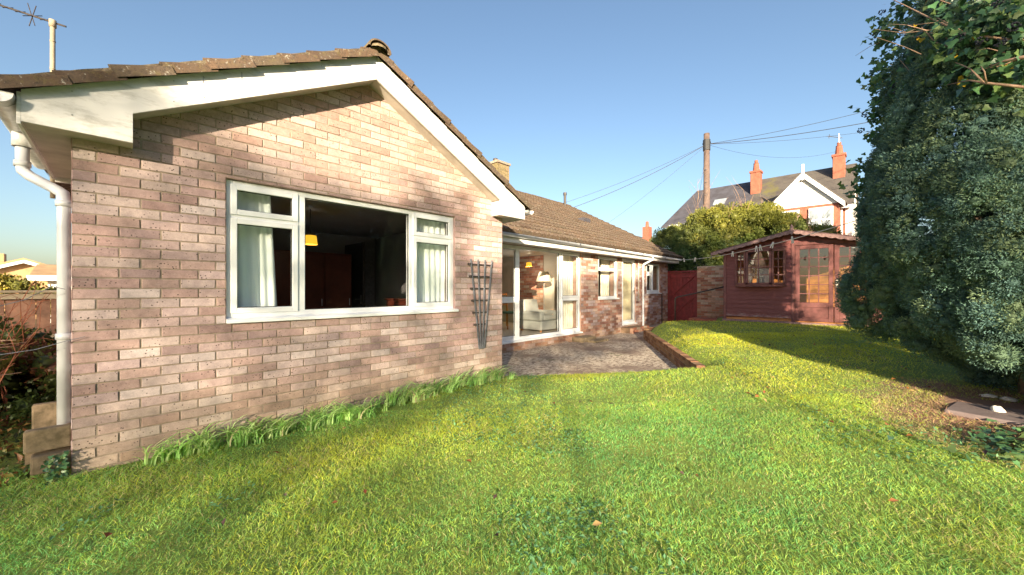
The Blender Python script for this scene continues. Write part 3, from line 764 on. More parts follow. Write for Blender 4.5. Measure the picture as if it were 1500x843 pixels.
window(PD, 5.5, [(x0+.04, 5.84, z0+.09, 1.05, 1), (x0+.04, 5.84, 1.07, z1-.04, 1), (5.92, 7.32, z0+.11, z1-.06, 0), (7.40, x1-.04, z0+.09, 1.05, 1), (7.40, x1-.04, 1.07, z1-.04, 1)],
       fw=.06, name='patio_window', muls=[(5.84, 5.92, z0+.1, z1-.06), (7.32, 7.40, z0+.1, z1-.06), (x0+.05, 5.84, 1.035, 1.085), (7.4, x1-.05, 1.035, 1.085)], label='full height patio window of the living room')
x0, x1, z0, z1 = W2
window(W2, 5.5, [(x0+.04, x1-.04, z0+.09, 1.80, 0), (x0+.03, x1-.03, 1.83, z1-.03, 1)], muls=[(x0+.04, x1-.04, 1.795, 1.865)], label='kitchen window between patio window and door')
x0, x1, z0, z1 = W3
window(W3, 5.5, [(x0+.03, 12.42, z0+.08, 1.78, 1), (x0+.03, 12.42, 1.81, z1-.03, 1), (12.47, x1-.03, z0+.08, z1-.03, 1)], muls=[(12.41, 12.48, z0+.06, z1-.04), (x0+.04, 12.42, 1.775, 1.825)], label='small far window next to the gate')
x0, x1, z0, z1 = DR
dw = window(DR, 5.5, [(x0+.05, x1-.05, z0+.09, z1-.05, 1)], fw=.055, name='back_door', label='white glazed back door with a cream blind')
mb = MB(); mb.box(x1-.12, x1-.10, 5.485, 5.50, 1.12, 1.34); mb.box(x1-.22, x1-.11, 5.455, 5.47, 1.22, 1.24); mb.box(x1-.118, x1-.102, 5.46, 5.49, 1.22, 1.24); mb.build('handle', M['metal'], dw)
mb = MB()
n = 60
for i in range(n):
    a = DR[0]+.10+i*(.68/n); mb.box(a, a+.68/n, 5.60+.006*(i % 2), 5.605+.006*(i % 2), .33, 2.10)
o = mb.build('door_blind', M['blind'], None, origin=(10.78, 5.6, .33)); tag(o, 'cream vertical blind hanging behind the glazed back door', 'blind')

# curtains
def curtain(x0, x1, z0, z1, y, label, mat='curtain', amp=.016, pleats=7, taper=0):
    mb = MB(); n = pleats*10; rows = 14; vs = []
    for r in range(rows+1):
        t = r/rows; z = z1+(z0-z1)*t
        for i in range(n+1):
            q = i/n; xx = x0+(x1-x0)*(q*(1+taper*t))
            yy = y+amp*(math.sin(q*pleats*2*math.pi+.8*math.sin(3*t+q*5))*(.6+.4*t)+.3*math.sin(q*pleats*5.1+t*2))
            vs.append((xx, yy, z))
    fs = [(r*(n+1)+i, r*(n+1)+i+1, (r+1)*(n+1)+i+1, (r+1)*(n+1)+i) for r in range(rows) for i in range(n)]
    mb.add(vs, fs); o = mb.build('curtain', M[mat], None, smooth=True, origin=((x0+x1)/2, y, z0))
    sm = o.modifiers.new('thick', 'SOLIDIFY'); sm.thickness = .003
    return tag(o, label, 'curtain')
curtain(.60, .98, .62, 2.28, 4.19, 'pale curtain with deep folds behind the left casement of the bedroom window', pleats=5, taper=.25)
curtain(2.52, 3.10, .62, 2.28, 4.19, 'pale curtain behind the right casement of the bedroom window', pleats=7)
curtain(7.72, 8.25, .22, 2.25, 5.78, 'cream curtain at the right end of the patio window', 'cream_cloth', pleats=6)
curtain(9.02, 9.52, 1.0, 2.2, 5.80, 'cream curtain at the left side of the kitchen window', 'cream_cloth', amp=.02, pleats=5)
curtain(9.66, 10.14, 1.0, 2.2, 5.80, 'cream curtain at the right side of the kitchen window', 'cream_cloth', amp=.02, pleats=4)
curtain(12.0, 12.35, 1.1, 2.1, 5.80, 'pale net curtain in the small window beside the gate', 'curtain', amp=.02, pleats=5)

# bedroom furniture
W = empty('wardrobe', (2.2, 7.1, .16), 'dark red brown wardrobe seen through the bedroom window', 'wardrobe')
mb = MB(); mb.box(1.45, 2.85, 6.75, 7.38, .16, 1.9); mb.build('carcass', M['red_wood'], W, bevel=.01)
for k in range(3):
    mb = MB(); mb.box(1.47+k*.46, 1.91+k*.46, 6.725, 6.748, .25, 1.86); d = mb.build('door', M['red_wood'], W, bevel=.006)
    mb = MB(); mb.tube([(1.87+k*.46, 6.70, 1.0), (1.87+k*.46, 6.70, 1.12)], .008, 8); mb.build('handle', M['metal'], d)
D_ = empty('interior_door', (3.2, 7.38, .16), 'dark open door with frosted panel at the back of the bedroom', 'door')
mb = MB(); mb.box(2.98, 3.03, 6.6, 7.38, .16, 2.12); mb.build('door_leaf', M['dark_wood'], D_, bevel=.004)
mb = MB(); mb.box(3.08, 3.56, 7.36, 7.395, .16, 2.1); mb.build('frosted_panel', M['frost'], D_)
mb = MB(); mb.tube([(2.96, 6.66, 1.1), (2.93, 6.66, 1.1), (2.93, 6.80, 1.1)], .008, 8); mb.box(2.972, 2.979, 6.64, 6.68, 1.02, 1.18); mb.build('handle', M['metal'], D_)
C_ = empty('chest_of_drawers', (3.3, 5.6, .16), 'low dark red chest of drawers inside the bedroom near the fixed pane', 'chest of drawers')
mb = MB(); mb.box(3.12, 3.56, 5.2, 6.0, .16, 1.10); mb.box(3.09, 3.58, 5.17, 6.03, 1.10, 1.125); mb.build('carcass', M['red_wood'], C_, bevel=.006)
for k in range(3):
    mb = MB(); mb.box(3.10, 3.119, 5.23, 5.97, .24+k*.28, .49+k*.28); mb.build('drawer', M['red_wood'], C_, bevel=.004)
def pendant(x, y, z, zc, label, pw):
    l = bpy.data.lights.new('bulb', 'POINT'); l.energy = pw; l.color = (1, .86, .66); l.shadow_soft_size = .05; lo = bpy.data.objects.new('bulb', l); COL.objects.link(lo); lo.location = (x, y, z-.06)
    e = empty('pendant_lamp', (x, y, zc), label, 'lamp')
    mb = MB(); mb.lathe([(.04, .12), (.07, .115), (.085, 0), (.08, 0), (.065, .11)], (x, y, z), 20); mb.build('lamp_shade', M['yellow_lamp'], e, smooth=True)
    mb = MB(); mb.tube([(x, y, z+.15), (x, y, zc)], .004, 6); mb.build('flex', M['cable'], e)
pendant(1.70, 5.3, 1.86, 2.32, 'small yellow shaded ceiling lamp glowing in the bedroom', .6)
pendant(8.1, 7.2, 1.93, 2.31, 'yellow shaded ceiling lamp glowing in the living room', 6)
# armchair
A_ = empty('armchair', (7.65, 6.35, .2), 'white upholstered armchair just inside the patio window', 'armchair')
ax, ay = 7.65, 6.42
mb = MB(); mb.box(ax-.40, ax+.40, ay-.38, ay+.38, .25, .48); mb.build('base', M['white_cloth'], A_, bevel=.03, seg=3)
mb = MB(); mb.box(ax-.26, ax+.26, ay-.36, ay+.24, .482, .62); mb.build('seat_cushion', M['white_cloth'], A_, bevel=.05, seg=3)
mb = MB(); f = lambda a, b, d: (d, a, b); mb.prism([(ay+.2, .482), (ay+.42, .482), (ay+.5, 1.0), (ay+.33, 1.02)], f, ax-.3, ax+.3); mb.build('backrest', M['white_cloth'], A_, bevel=.05, seg=3)
for sx in (-1, 1):
    mb = MB(); mb.box(ax+sx*.28, ax+sx*.43, ay-.40, ay+.36, .484, .72); mb.build('arm', M['white_cloth'], A_, bevel=.05, seg=3)
    for sy in (-1, 1):
        mb = MB(); mb.tube([(ax+sx*.34, ay+sy*.32, .2), (ax+sx*.34, ay+sy*.32, .25)], .025, 10); mb.build('leg', M['pine'], A_)
L_ = empty('floor_lamp', (8.35, 6.85, .2), 'floor lamp with cream conical shade standing behind the armchair', 'lamp')
mb = MB(); mb.lathe([(0, .0), (.15, 0), (.15, .02), (.03, .04), (.012, .06), (.012, 1.38)], (8.35, 6.85, .2), 16); mb.build('stand', M['white_cloth'], L_, smooth=True)
mb = MB(); mb.lathe([(.12, .28), (.24, 0), (.235, 0), (.115, .28)], (8.35, 6.85, 1.50), 24); mb.build('lamp_shade', M['lampshade'], L_, smooth=True)
T_ = empty('dining_table', (7.4, 8.2, .2), 'small orange wood dining table in the living room', 'table')
mb = MB(); mb.box(6.9, 7.9, 7.8, 8.6, .90, .93); mb.build('tabletop', M['pine'], T_, bevel=.008)
for sx in (6.95, 7.85):
    for sy in (7.85, 8.55):
        mb = MB(); mb.tube([(sx, sy, .2), (sx, sy, .9)], [.018, .03], 8); mb.build('leg', M['pine'], T_)
for i, (x, y, lab) in enumerate(((6.6, 7.3, 'orange wood chair with green seat left of the armchair'), (7.4, 7.35, 'orange wood chair with slatted back in front of the dining table'))):
    e = empty('dining_chair', (x, y, .2), lab, 'chair', 'dining chairs in the living room')
    mb = MB(); mb.box(x-.21, x+.21, y-.2, y+.2, .62, .67); mb.build('seat', M['green_cloth'], e, bevel=.015)
    for sx in (-.18, .18):
        mb = MB(); mb.tube([(x+sx, y-.17, .2), (x+sx, y-.17, .62)], .017, 8); mb.build('leg', M['pine'], e)
        mb = MB(); mb.tube([(x+sx, y+.19, .2), (x+sx, y+.19, .65), (x+sx, y+.24, 1.18)], .017, 8); mb.build('leg', M['pine'], e)
    mb = MB()
    for z in (.85, 1.0, 1.14): mb.bar((x-.18, y+.22+.03*(z-.85), z), (x+.18, y+.22+.03*(z-.85), z), .015, .05)
    mb.build('backrest', M['pine'], e)

# ------------------------------------------------------------------ aerial on the roof
AE = empty('tv_aerial', (-.49, 6.0, 2.4), 'weathered television aerial on a pale mast above the left eaves', 'aerial')
mb = MB(); mb.tube([(-.49, 6.0, 2.2), (-.49, 6.0, 3.98)], .019, 10); mb.tube([(-.49, 6.0, 3.93), (-.49, 6.0, 4.0)], .027, 10)
for z in (3.2, 3.5, 3.78): mb.tube([(-.49, 6.0, z), (-.49, 6.0, z+.012)], .0215, 10)
mb.build('mast', M['fence_rail'], AE, smooth=True)
mb = MB(); bx0 = Vector((-.40, 5.97, 3.965)); bx1 = Vector((-1.2, 6.35, 4.14)); mb.tube([bx0, bx1], .009, 6); d = (bx1-bx0)
for i in range(9):
    p = bx0+d*(.18+.1*i); s = Vector((.35, .75, .55)).normalized()*(.07 if i != 1 else .14); mb.tube([p-s, p+s], .004, 5)
s = Vector((.1, .5, 1)).normalized()
mb.tube([bx0+d*.28-s*.16, bx0+d*.28+s*.16], .004, 5); mb.tube([bx0+d*.25-s*.1+Vector((0, .05, 0)), bx0+d*.35+s*.16], .004, 5)
mb.build('antenna', M['dark_metal'], AE)

# ------------------------------------------------------------------ fan trellis
TR = empty('fan_trellis', (3.47, 3.96, .46), 'narrow grey fan trellis fixed to the wall right of the bedroom window', 'trellis')
tops = [3.27, 3.40, 3.53, 3.66]; bots = [3.425, 3.455, 3.485, 3.515]
for a, b in zip(tops, bots):
    mb = MB(); mb.bar((b, 3.955, .46), (a, 3.955, 1.69), .022, .014, up=(0, 1, 0)); mb.build('slat', M['galv'], TR, bevel=.002)
for i in range(6):
    z = 1.62-i*.165; k = (z-.46)/1.23; a = bots[0]+(tops[0]-bots[0])*k-.025; b = bots[-1]+(tops[-1]-bots[-1])*k+.01
    mb = MB(); mb.bar((a, 3.972, z), (b, 3.972, z), .012, .018); mb.box(a-.01, a+.018, 3.948, 3.992, z-.014, z+.014); mb.build('rung', M['dark_metal'], TR, bevel=.002)

# ------------------------------------------------------------------ steps, retaining wall
def brick_block(name, P, zb, zt, thick, label, cat, pal, cap=True, mats=None):
    """low wall along polyline P, with brick faces on the left-hand (viewer) side"""
    mb = MB()
    for i in range(len(P)-1):
        a = Vector((*P[i], 0)); b = Vector((*P[i+1], 0)); L = (b-a).length; d = (b-a)/L; nrm = Vector((-d.y, d.x, 0))
        f = lambda s, z, q: tuple(a+d*s+nrm*(-q if False else q)+Vector((0, 0, z)))
        brickwork(mb, f, 0, L, zb, zt, pal=pal, thick=thick, proud=.006)
        if cap:
            s = 0
            while s < L-.02:
                e = min(s+.10, L); k = random.uniform(.8, 1.15); c = random.choice(pal); jz = random.uniform(-.004, .004)
                p = [a+d*(s+.004)+nrm*.012, a+d*(e-.004)+nrm*.012, a+d*(e-.004)-nrm*(thick+.01), a+d*(s+.004)-nrm*(thick+.01)]
                vs = [q+Vector((0, 0, zt-.0+jz)) for q in p]+[q+Vector((0, 0, zt+.05+jz)) for q in p]
                mb.add(vs, [(4, 5, 6, 7), (0, 1, 5, 4), (1, 2, 6, 5), (2, 3, 7, 6), (3, 0, 4, 7)], 1, tuple(x*k for x in c)); s += .10
    o = mb.build(name, mats or [M['mortar'], M['brick_far']], None, origin=(*P[0], zb)); return tag(o, label, cat)
brick_block('retaining_wall', [(5.6, 1.83), (9.52, 4.43)], -.12, .165, .09, 'low tan brick retaining wall holding the lawn above the patio', 'wall', PAL_TAN)
brick_block('path_edging', [(9.53, 4.45), (10.17, 4.23), (11.1, 3.3)], -.1, .2, .09, 'short curved brick edging where the lawn meets the side path', 'edging', PAL_TAN)
def slab(x0, x1, y0, y1, z0, z1, mat, name, label, cat, rot=0, group=None):
    mb = MB(); mb.box((x0-x1)/2, (x1-x0)/2, (y0-y1)/2, (y1-y0)/2, 0, z1-z0); o = mb.build(name, mat, None, bevel=.012, seg=2)
    o.location = ((x0+x1)/2, (y0+y1)/2, z0); o.rotation_euler.z = rot
    return tag(o, label, cat, group)
slab(7.75, 8.35, 5.15, 5.47, -.02, .10, M['concrete'], 'concrete_step', 'upper concrete step against the sill at the right end of the patio window', 'step')
slab(7.9, 8.55, 4.9, 5.14, -.03, .035, M['concrete'], 'concrete_step', 'lower concrete step on the patio in front of the upper step', 'step')
mb = MB(); f = lambda s, z, d: (s, 5.1-d, z); brickwork(mb, f, 10.25, 11.3, -.05, .15, pal=PAL_OLD, thick=.1); mb.box(10.251, 11.299, 5.2, 5.49, -.05, .149, 1, (.22, .15, .1)); mb.box(10.25, 11.3, 5.105, 5.199, .150, .165, 1, (.2, .13, .09))
tag(mb.build('door_step', [M['mortar'], M['brick_far']], None, origin=(10.8, 5.3, -.05)), 'brick step below the cream back door', 'step')
slab(12.3, 13.3, 3.45, 4.55, .02, .24, M['concrete'], 'garden_step', 'broad low stone step leading from the gate towards the summerhouse', 'step')
slab(12.05, 12.7, 3.4, 4.2, .245, .40, M['far_red'], 'brick_step', 'reddish brick step on top of the broad stone step', 'step')
slab(12.1, 13.2, 3.15, 3.42, .2, .46, M['concrete'], 'kerb_stone', 'rough kerb stone beside the summerhouse corner', 'kerb stone')
# handrail
mb = MB(); mb.tube([(10.4, 3.97, .15), (10.4, 3.97, 1.0), (10.41, 3.955, 1.045), (10.44, 3.92, 1.07), (10.75, 3.57, 1.17), (11.28, 3.02, 1.345)], .018, 10)
tag(mb.build('handrail', M['dark_metal'], None, smooth=True, origin=(10.4, 3.97, .15)), 'dark bent tube handrail rising from the lawn edge to the summerhouse', 'handrail')
# trough & slabs at the left corner of the house
TG = empty('concrete_trough', (-.5, 4.3, .1), 'mossy open concrete gully surround under the left downpipe', 'gully surround')
mb = MB(); mb.box(-.455, -.245, 4.03, 4.10, .19, .34); mb.build('front_kerb', M['concrete'], TG, bevel=.012, seg=2)
mb = MB(); mb.box(-.49, -.245, 4.71, 4.77, .17, .38); mb.build('back_kerb', M['concrete'], TG, bevel=.012, seg=2)
mb = MB(); mb.box(-.455, -.25, 4.105, 4.70, .1, .2); mb.build('base', M['concrete'], TG)
slab(-.43, -.25, 4.0, 4.3, .05, .17, M['concrete'], 'stone_slab', 'broken stone slab under the concrete gully surround', 'slab', .05)
slab(5.08, 5.72, -1.02, -.48, zl(5.4, -.7)-.03, zl(5.4, -.7)+.018, M['stone'], 'paving_slab', 'purple grey paving slab lying in the lawn under the conifer', 'slab', -.25)

# ------------------------------------------------------------------ gate and garden wall
G = empty('garden_gate', (13.72, 4.98, .1), 'closed dark red ledged and braced wooden gate beside the bungalow', 'gate')
y0, y1 = 4.50, 5.46
mb = MB(); n = 8
for i in range(n):
    a = y0+.04+(y1-y0-.08)*i/n; mb.box(13.74, 13.762, a+.002, a+(y1-y0-.08)/n-.002, .14, 1.86)
mb.build('boards', M['gate'], G, bevel=.003)
for z in (.30, 1.02, 1.74):
    mb = MB(); mb.box(13.705, 13.738, y0+.06, y1-.06, z-.05, z+.05); mb.build('rail', M['gate'], G, bevel=.004)
for za in (.35, 1.07):
    mb = MB(); mb.bar((13.722, y1-.12, za), (13.722, y0+.12, za+.62), .03, .075, up=(1, 0, 0)); mb.build('brace', M['gate'], G, bevel=.004)
for y in (y0-.0, y1-.01):
    mb = MB(); mb.box(13.69, 13.78, y-.035, y+.045, .05, 1.93); mb.build('post', M['gate'], G, bevel=.006)
mb = MB(); mb.box(13.69, 13.75, y0+.05, y1-.05, 1.87, 1.93); mb.build('top_rail', M['gate'], G, bevel=.004)
def coping(mb, fn, L, zt, thick):
    s = 0
    while s < L: mb.add([fn(s+.002, zt, .02), fn(min(s+.3, L)-.002, zt, .02), fn(min(s+.3, L)-.002, zt+.05, .02), fn(s+.002, zt+.05, .02), fn(s+.002, zt, -thick), fn(min(s+.3, L)-.002, zt, -thick), fn(min(s+.3, L)-.002, zt+.05, -thick), fn(s+.002, zt+.05, -thick)], [(0, 1, 2, 3), (3, 2, 6, 7), (0, 4, 5, 1), (4, 7, 6, 5), (0, 3, 7, 4), (1, 5, 6, 2)], 0); s += .3
mb = MB(); fg = lambda s, z, d: (13.55-d, 4.44-s, z)
brickwork(mb, fg, 0, 7.5, -.05, 2.0, pal=PAL_OLD, thick=.22); coping(mb, fg, 7.5, 2.0, .24)
tag(mb.build('garden_wall', [M['mortar'], M['brick_far']], None, origin=(13.6, 4.4, -.05)), 'old red brick garden wall between the gate and the summerhouse', 'wall')

# ------------------------------------------------------------------ summerhouse
S = empty('summerhouse', (12.2, 1.485, .45), 'wine red timber summerhouse with bow window and glazed double doors', 'summerhouse')
XF, XBk = 11.2, 13.35; ZB = .50
YL, YR, YM = 2.97, 0.0, 1.485
def fS(y, z, d): return (XF-d, y, z)
mb = MB()
BW = (1.65, 2.71, 1.36, 2.27)      # window y0,y1,z0,z1
h = .112; z = ZB+.08
roofz = lambda y: 2.60-.243*abs(y-YM)
while z < 2.6:
    za, zb_ = z, z+h
    segs = [(1.50, YL, za, zb_)]
    segs = sub_rect(segs, BW); segs += [(.0, 1.5, max(za, 2.36), zb_)] if zb_ > 2.36 else []
    for (a, b, c, d) in segs:
        p = clip_poly([(a, c), (b, c), (b, d), (a, d)], [(.243, 1, 2.60+.243*YM), (-.243, 1, 2.60-.243*YM)])
        if len(p) > 2 and area(p) > 1e-4:
            n = len(p)
            def dep(zz): return .022-.021*(zz-za)/h
            vs = [fS(y, zz, dep(zz)) for y, zz in p]+[fS(y, zz, -.01) for y, zz in p]
            mb.add(vs, [tuple(range(n))]+[(i, i+n, (i+1) % n+n, (i+1) % n) for i in range(n)])
    z += h
# side and back walls
mb.box(XF+.012, XBk, YL-.02, YL, ZB, 2.24); 
mb.box(XF+.012, XBk, YR, YR+.02, ZB, 1.1); mb.box(XF+.012, XF+.35, YR, YR+.02, 1.1, 2.2); mb.box(XBk-.3, XBk, YR, YR+.02, 1.1, 2.2); mb.box(XF+.35, XBk-.3, YR, YR+.02, 2.1, 2.24)  # opening added in this unseen side to let sunlight in
mb.build('wall', M['stain'], S)
mb = MB(); z = ZB+.08
while z < 2.5: mb.box(XBk-.03, XBk-.001-.008*(int(z*100) % 2), YR+.02, YL-.02, z, z+.105); z += .112
mb.box(XF+.05, XBk-.04, YL-.035, YL-.021, ZB+.08, 2.2)
mb.build('back_wall', M['pine'], S)
mb = MB(); mb.box(XF-.0, XBk, YR, YL, ZB-.02, ZB+.05, 0); mb.build('floor', M['pine'], S)
mb = MB(); mb.box(XF-.03, XF+.05, YL-.035, YL+.03, ZB, 2.25); mb.build('corner_post', M['stain2'], S, bevel=.004)
mb = MB(); mb.box(XF-.03, XF+.05, YR-.03, YR+.035, ZB, 2.25); mb.build('corner_post', M['stain2'], S, bevel=.004)
mb = MB(); mb.box(XF-.028, XF+.05, 1.462, 1.53, ZB, 2.42); mb.box(XF-.026, XF+.05, 0.04, 1.462, 2.32, 2.40); mb.build('door_frame', M['stain2'], S, bevel=.004)
mb = MB(); mb.box(XF-.16, XF+.3, YR-.05, YL+.08, .36, .44); mb.box(XF-.08, XF+.3, YR-.03, YL+.05, .44, ZB+.0); mb.build('base', M['scallop'], S, bevel=.008)
# bow window
wb = MB(); fac = [(2.71, 0), (2.45, .12), (1.91, .12), (1.65, 0)]
gm = MB()
for i in range(3):
    (ya, da), (yb, db) = fac[i], fac[i+1]; a = Vector((XF-.02-da, ya, 0)); b = Vector((XF-.02-db, yb, 0)); d = b-a; L = d.length; d /= L
    n = Vector((-abs(d.y), 0, 0)) if abs(d.x) < 1e-6 else Vector((d.y, -d.x, 0)).normalized()
    up = Vector((0, 0, 1))
    def seg(s0, s1, z0, z1, dp=.03, off=0): wb.bar(a+d*((s0+s1)/2)+up*z0, a+d*((s0+s1)/2)+up*z1, s1-s0, dp, up=(n.x, n.y, 0))
    seg(0, .045, 1.40, 2.25, .05); seg(L-.045, L, 1.40, 2.25, .05)
    wb.bar(a+up*1.42, b+up*1.42, .05, .05); wb.bar(a+up*2.24, b+up*2.24, .05, .05)
    cols = 2; rows = 4
    for k in range(1, cols): s = L*k/cols; seg(s-.011, s+.011, 1.44, 2.22, .02)
    for k in range(1, rows): zz = 1.44+k*(2.22-1.44)/rows; wb.bar(a+d*.04+up*zz, b-d*.04+up*zz, .02, .02)
    gm.add([a+up*1.42, b+up*1.42, b+up*2.24, a+up*2.24], [(0, 1, 2, 3)])
w = wb.build('window', M['stain2'], S)
gm.build('pane', M['glass2'], w)
mb = MB(); f = lambda a, b, d: (a, b, d)
mb.prism([(XF+.01, 2.75), (XF-.20, 2.50), (XF-.20, 1.86), (XF+.01, 1.61)], f, 1.345, 1.385); mb.build('sill', M['stain2'], w, bevel=.004)
mb = MB(); mb.prism([(XF+.01, 2.74), (XF-.18, 2.48), (XF-.18, 1.88), (XF+.01, 1.62)], f, 2.27, 2.31); mb.build('head_board', M['stain2'], w, bevel=.004)
# doors
for k, (ya, yb) in enumerate(((.758, 1.455), (.045, .742))):
    mb = MB(); X0, X1 = XF-.035, XF+.008; st = .085
    mb.box(X0, X1, ya, ya+st, ZB+.03, 2.31); mb.box(X0, X1, yb-st, yb, ZB+.03, 2.31); mb.box(X0, X1, ya+st, yb-st, 2.22, 2.31); mb.box(X0, X1, ya+st, yb-st, .86, .97); mb.box(X0, X1, ya+st, yb-st, ZB+.03, ZB+.12)
    mb.box(X0+.012, X1-.004, ya+st, yb-st, ZB+.12, .86)
    d = mb.build('door', M['stain2'], S, bevel=.004)
    mb = MB(); iy0, iy1 = ya+st, yb-st
    for j in range(1, 3): y = iy0+(iy1-iy0)*j/3; mb.box(X0+.008, X1-.008, y-.010, y+.010, .97, 2.22)
    for j in range(1, 6): z = .97+1.25*j/6; mb.box(X0+.009, X1-.009, iy0, iy1, z-.010, z+.010)
    mb.build('glazing_bars', M['stain2'], d)
    mb = MB(); mb.add([(XF-.01, iy1, .97), (XF-.01, iy0, .97), (XF-.01, iy0, 2.22), (XF-.01, iy1, 2.22)], [(0, 1, 2, 3)]); mb.build('pane', M['glass2'], d)
    if k == 1:
        mb = MB(); mb.box(X0-.006, X0, yb-.065, yb-.025, 1.32, 1.50); mb.tube([(X0-.03, yb-.045, 1.42), (X0-.03, yb-.13, 1.42)], .009, 8); mb.tube([(X0, yb-.045, 1.42), (X0-.03, yb-.045, 1.42)], .009, 8); mb.build('handle', M['white_stone'], d, bevel=.002)
# roof
mb = MB()
for sg in (-1, 1):
    f = lambda a, b, d: (d, YM+sg*a, b)
    zr = lambda a: 2.66-.243*a
    mb.prism([(0, zr(0)+.03), (1.74, zr(1.74)+.03), (1.74, zr(1.74)+.005), (0, zr(0)+.005)], f, 10.93, 13.5)
mb.build('roof', M['felt'], S)
for sg in (-1, 1):
    mb = MB(); top = []; n = 44
    zr = lambda a: 2.665-.243*a
    lowp = []
    for i in range(n*4+1):
        a = 1.75*i/(n*4); per = a/.155; s = abs(math.sin(math.pi*per)); lowp.append((a, zr(a)-.062-.022*s))
    poly = [(0, zr(0)), (1.75, zr(1.75))]
    # strip quads to keep it valid
    for i in range(len(lowp)-1):
        (a0, b0), (a1, b1) = lowp[i], lowp[i+1]
        vs = [(10.905, YM+sg*a0, zr(a0)), (10.905, YM+sg*a1, zr(a1)), (10.905, YM+sg*a1, b1), (10.905, YM+sg*a0, b0)]
        vs += [(10.928, y, z) for _, y, z in vs]
        mb.add(vs, [(0, 1, 2, 3), (7, 6, 5, 4), (0, 4, 5, 1), (2, 6, 7, 3)])
    mb.build('barge_board', M['scallop'], S)
mb = MB(); f = lambda a, b, d: (d, a, b)
mb.prism([(YM, 2.80), (YM+.035, 2.74), (YM+.03, 2.70), (YM+.05, 2.64), (YM+.02, 2.58), (YM, 2.53), (YM-.02, 2.58), (YM-.05, 2.64), (YM-.03, 2.70), (YM-.035, 2.74)], f, 10.88, 10.904)
mb.build('finial', M['scallop'], S, bevel=.003)
# things on the shed window ledge
mb = MB(); mb.lathe([(0, 0), (.05, .0), (.055, .06), (.03, .10), (.05, .13), (.035, .18), (0, .19)], (11.35, 2.42, 1.50), 14); mb.box(11.32, 11.38, 2.39, 2.45, 1.40, 1.5)
tag(mb.build('white_ornament', M['white_stone'], None, smooth=False, origin=(11.35, 2.42, 1.4)), 'white ornament on the ledge inside the summerhouse bow window', 'ornament')
mb = MB(); f = lambda a, b, d: (11.33+d, a, b)
mb.prism([(2.0, 1.40), (2.28, 1.40), (2.26, 1.82), (2.02, 1.80)], f, 0, .02)
tag(mb.build('grey_panel', M['frost'], None, origin=(11.33, 2.15, 1.4)), 'grey panel leaning inside the middle light of the summerhouse window', 'panel')
SH = empty('window_shelf', (11.36, 2.2, 1.37), 'narrow timber shelf inside the summerhouse bow window', 'shelf'); mb = MB(); mb.box(XF+.02, XF+.22, 1.6, 2.75, 1.375, 1.398); mb.build('board', M['pine'], SH); mb = MB(); mb.box(XF+.02, XF+.05, 2.0, 2.04, .6, 1.374); mb.build('bracket', M['pine'], SH)

# clothes line with pegs
pA = Vector((13.6, 5.12, 2.31)); pB = Vector((7.19, .19, 2.26))
def cl_pt(t): p = pA.lerp(pB, t); p.z -= .14*4*t*(1-t); return p
def cl_at(px):
    return min((i/400 for i in range(401)), key=lambda t: abs(750+555*(cl_pt(t).x*.697-cl_pt(t).y*.717)/(cl_pt(t).x*.717+cl_pt(t).y*.697)-px))
mb = MB(); mb.tube([cl_pt(i/40) for i in range(41)], .007, 6)
tag(mb.build('clothes_line', M['rope'], None, origin=tuple(pA)), 'pale clothes line slung from the bungalow gutter across the front of the summerhouse', 'clothes line')
pegc = ['first peg from the bungalow end of the clothes line', 'peg on the clothes line in front of the hedge just left of the summerhouse', 'peg on the clothes line at the left edge of the summerhouse window', 'left of the two pegs close together on the clothes line', 'right of the two pegs close together on the clothes line', 'peg on the clothes line left of the summerhouse roof peak', 'peg on the clothes line right below the summerhouse roof peak']
peg0 = None
for t, lab in zip([cl_at(v) for v in (1002, 1018, 1073, 1108, 1114, 1132, 1161)], pegc):
    p = cl_pt(t)
    if peg0 is None:
        mb = MB(); mb.bar((0, -.006, .05), (0, -.02, -.075), .018, .012); mb.bar((0, .006, .05), (0, .02, -.075), .018, .012); mb.tube([(-.009, 0, 0), (.009, 0, 0)], .008, 6)
        peg0 = mb.build('clothes_peg', M['peg'], None); o = peg0
    else: o = peg0.copy(); COL.objects.link(o)
    o.location = p; o.rotation_euler = (random.uniform(-.3, .3), random.uniform(-.2, .2), random.uniform(-1, 1)); tag(o, lab, 'clothes peg', 'pegs on the clothes line')

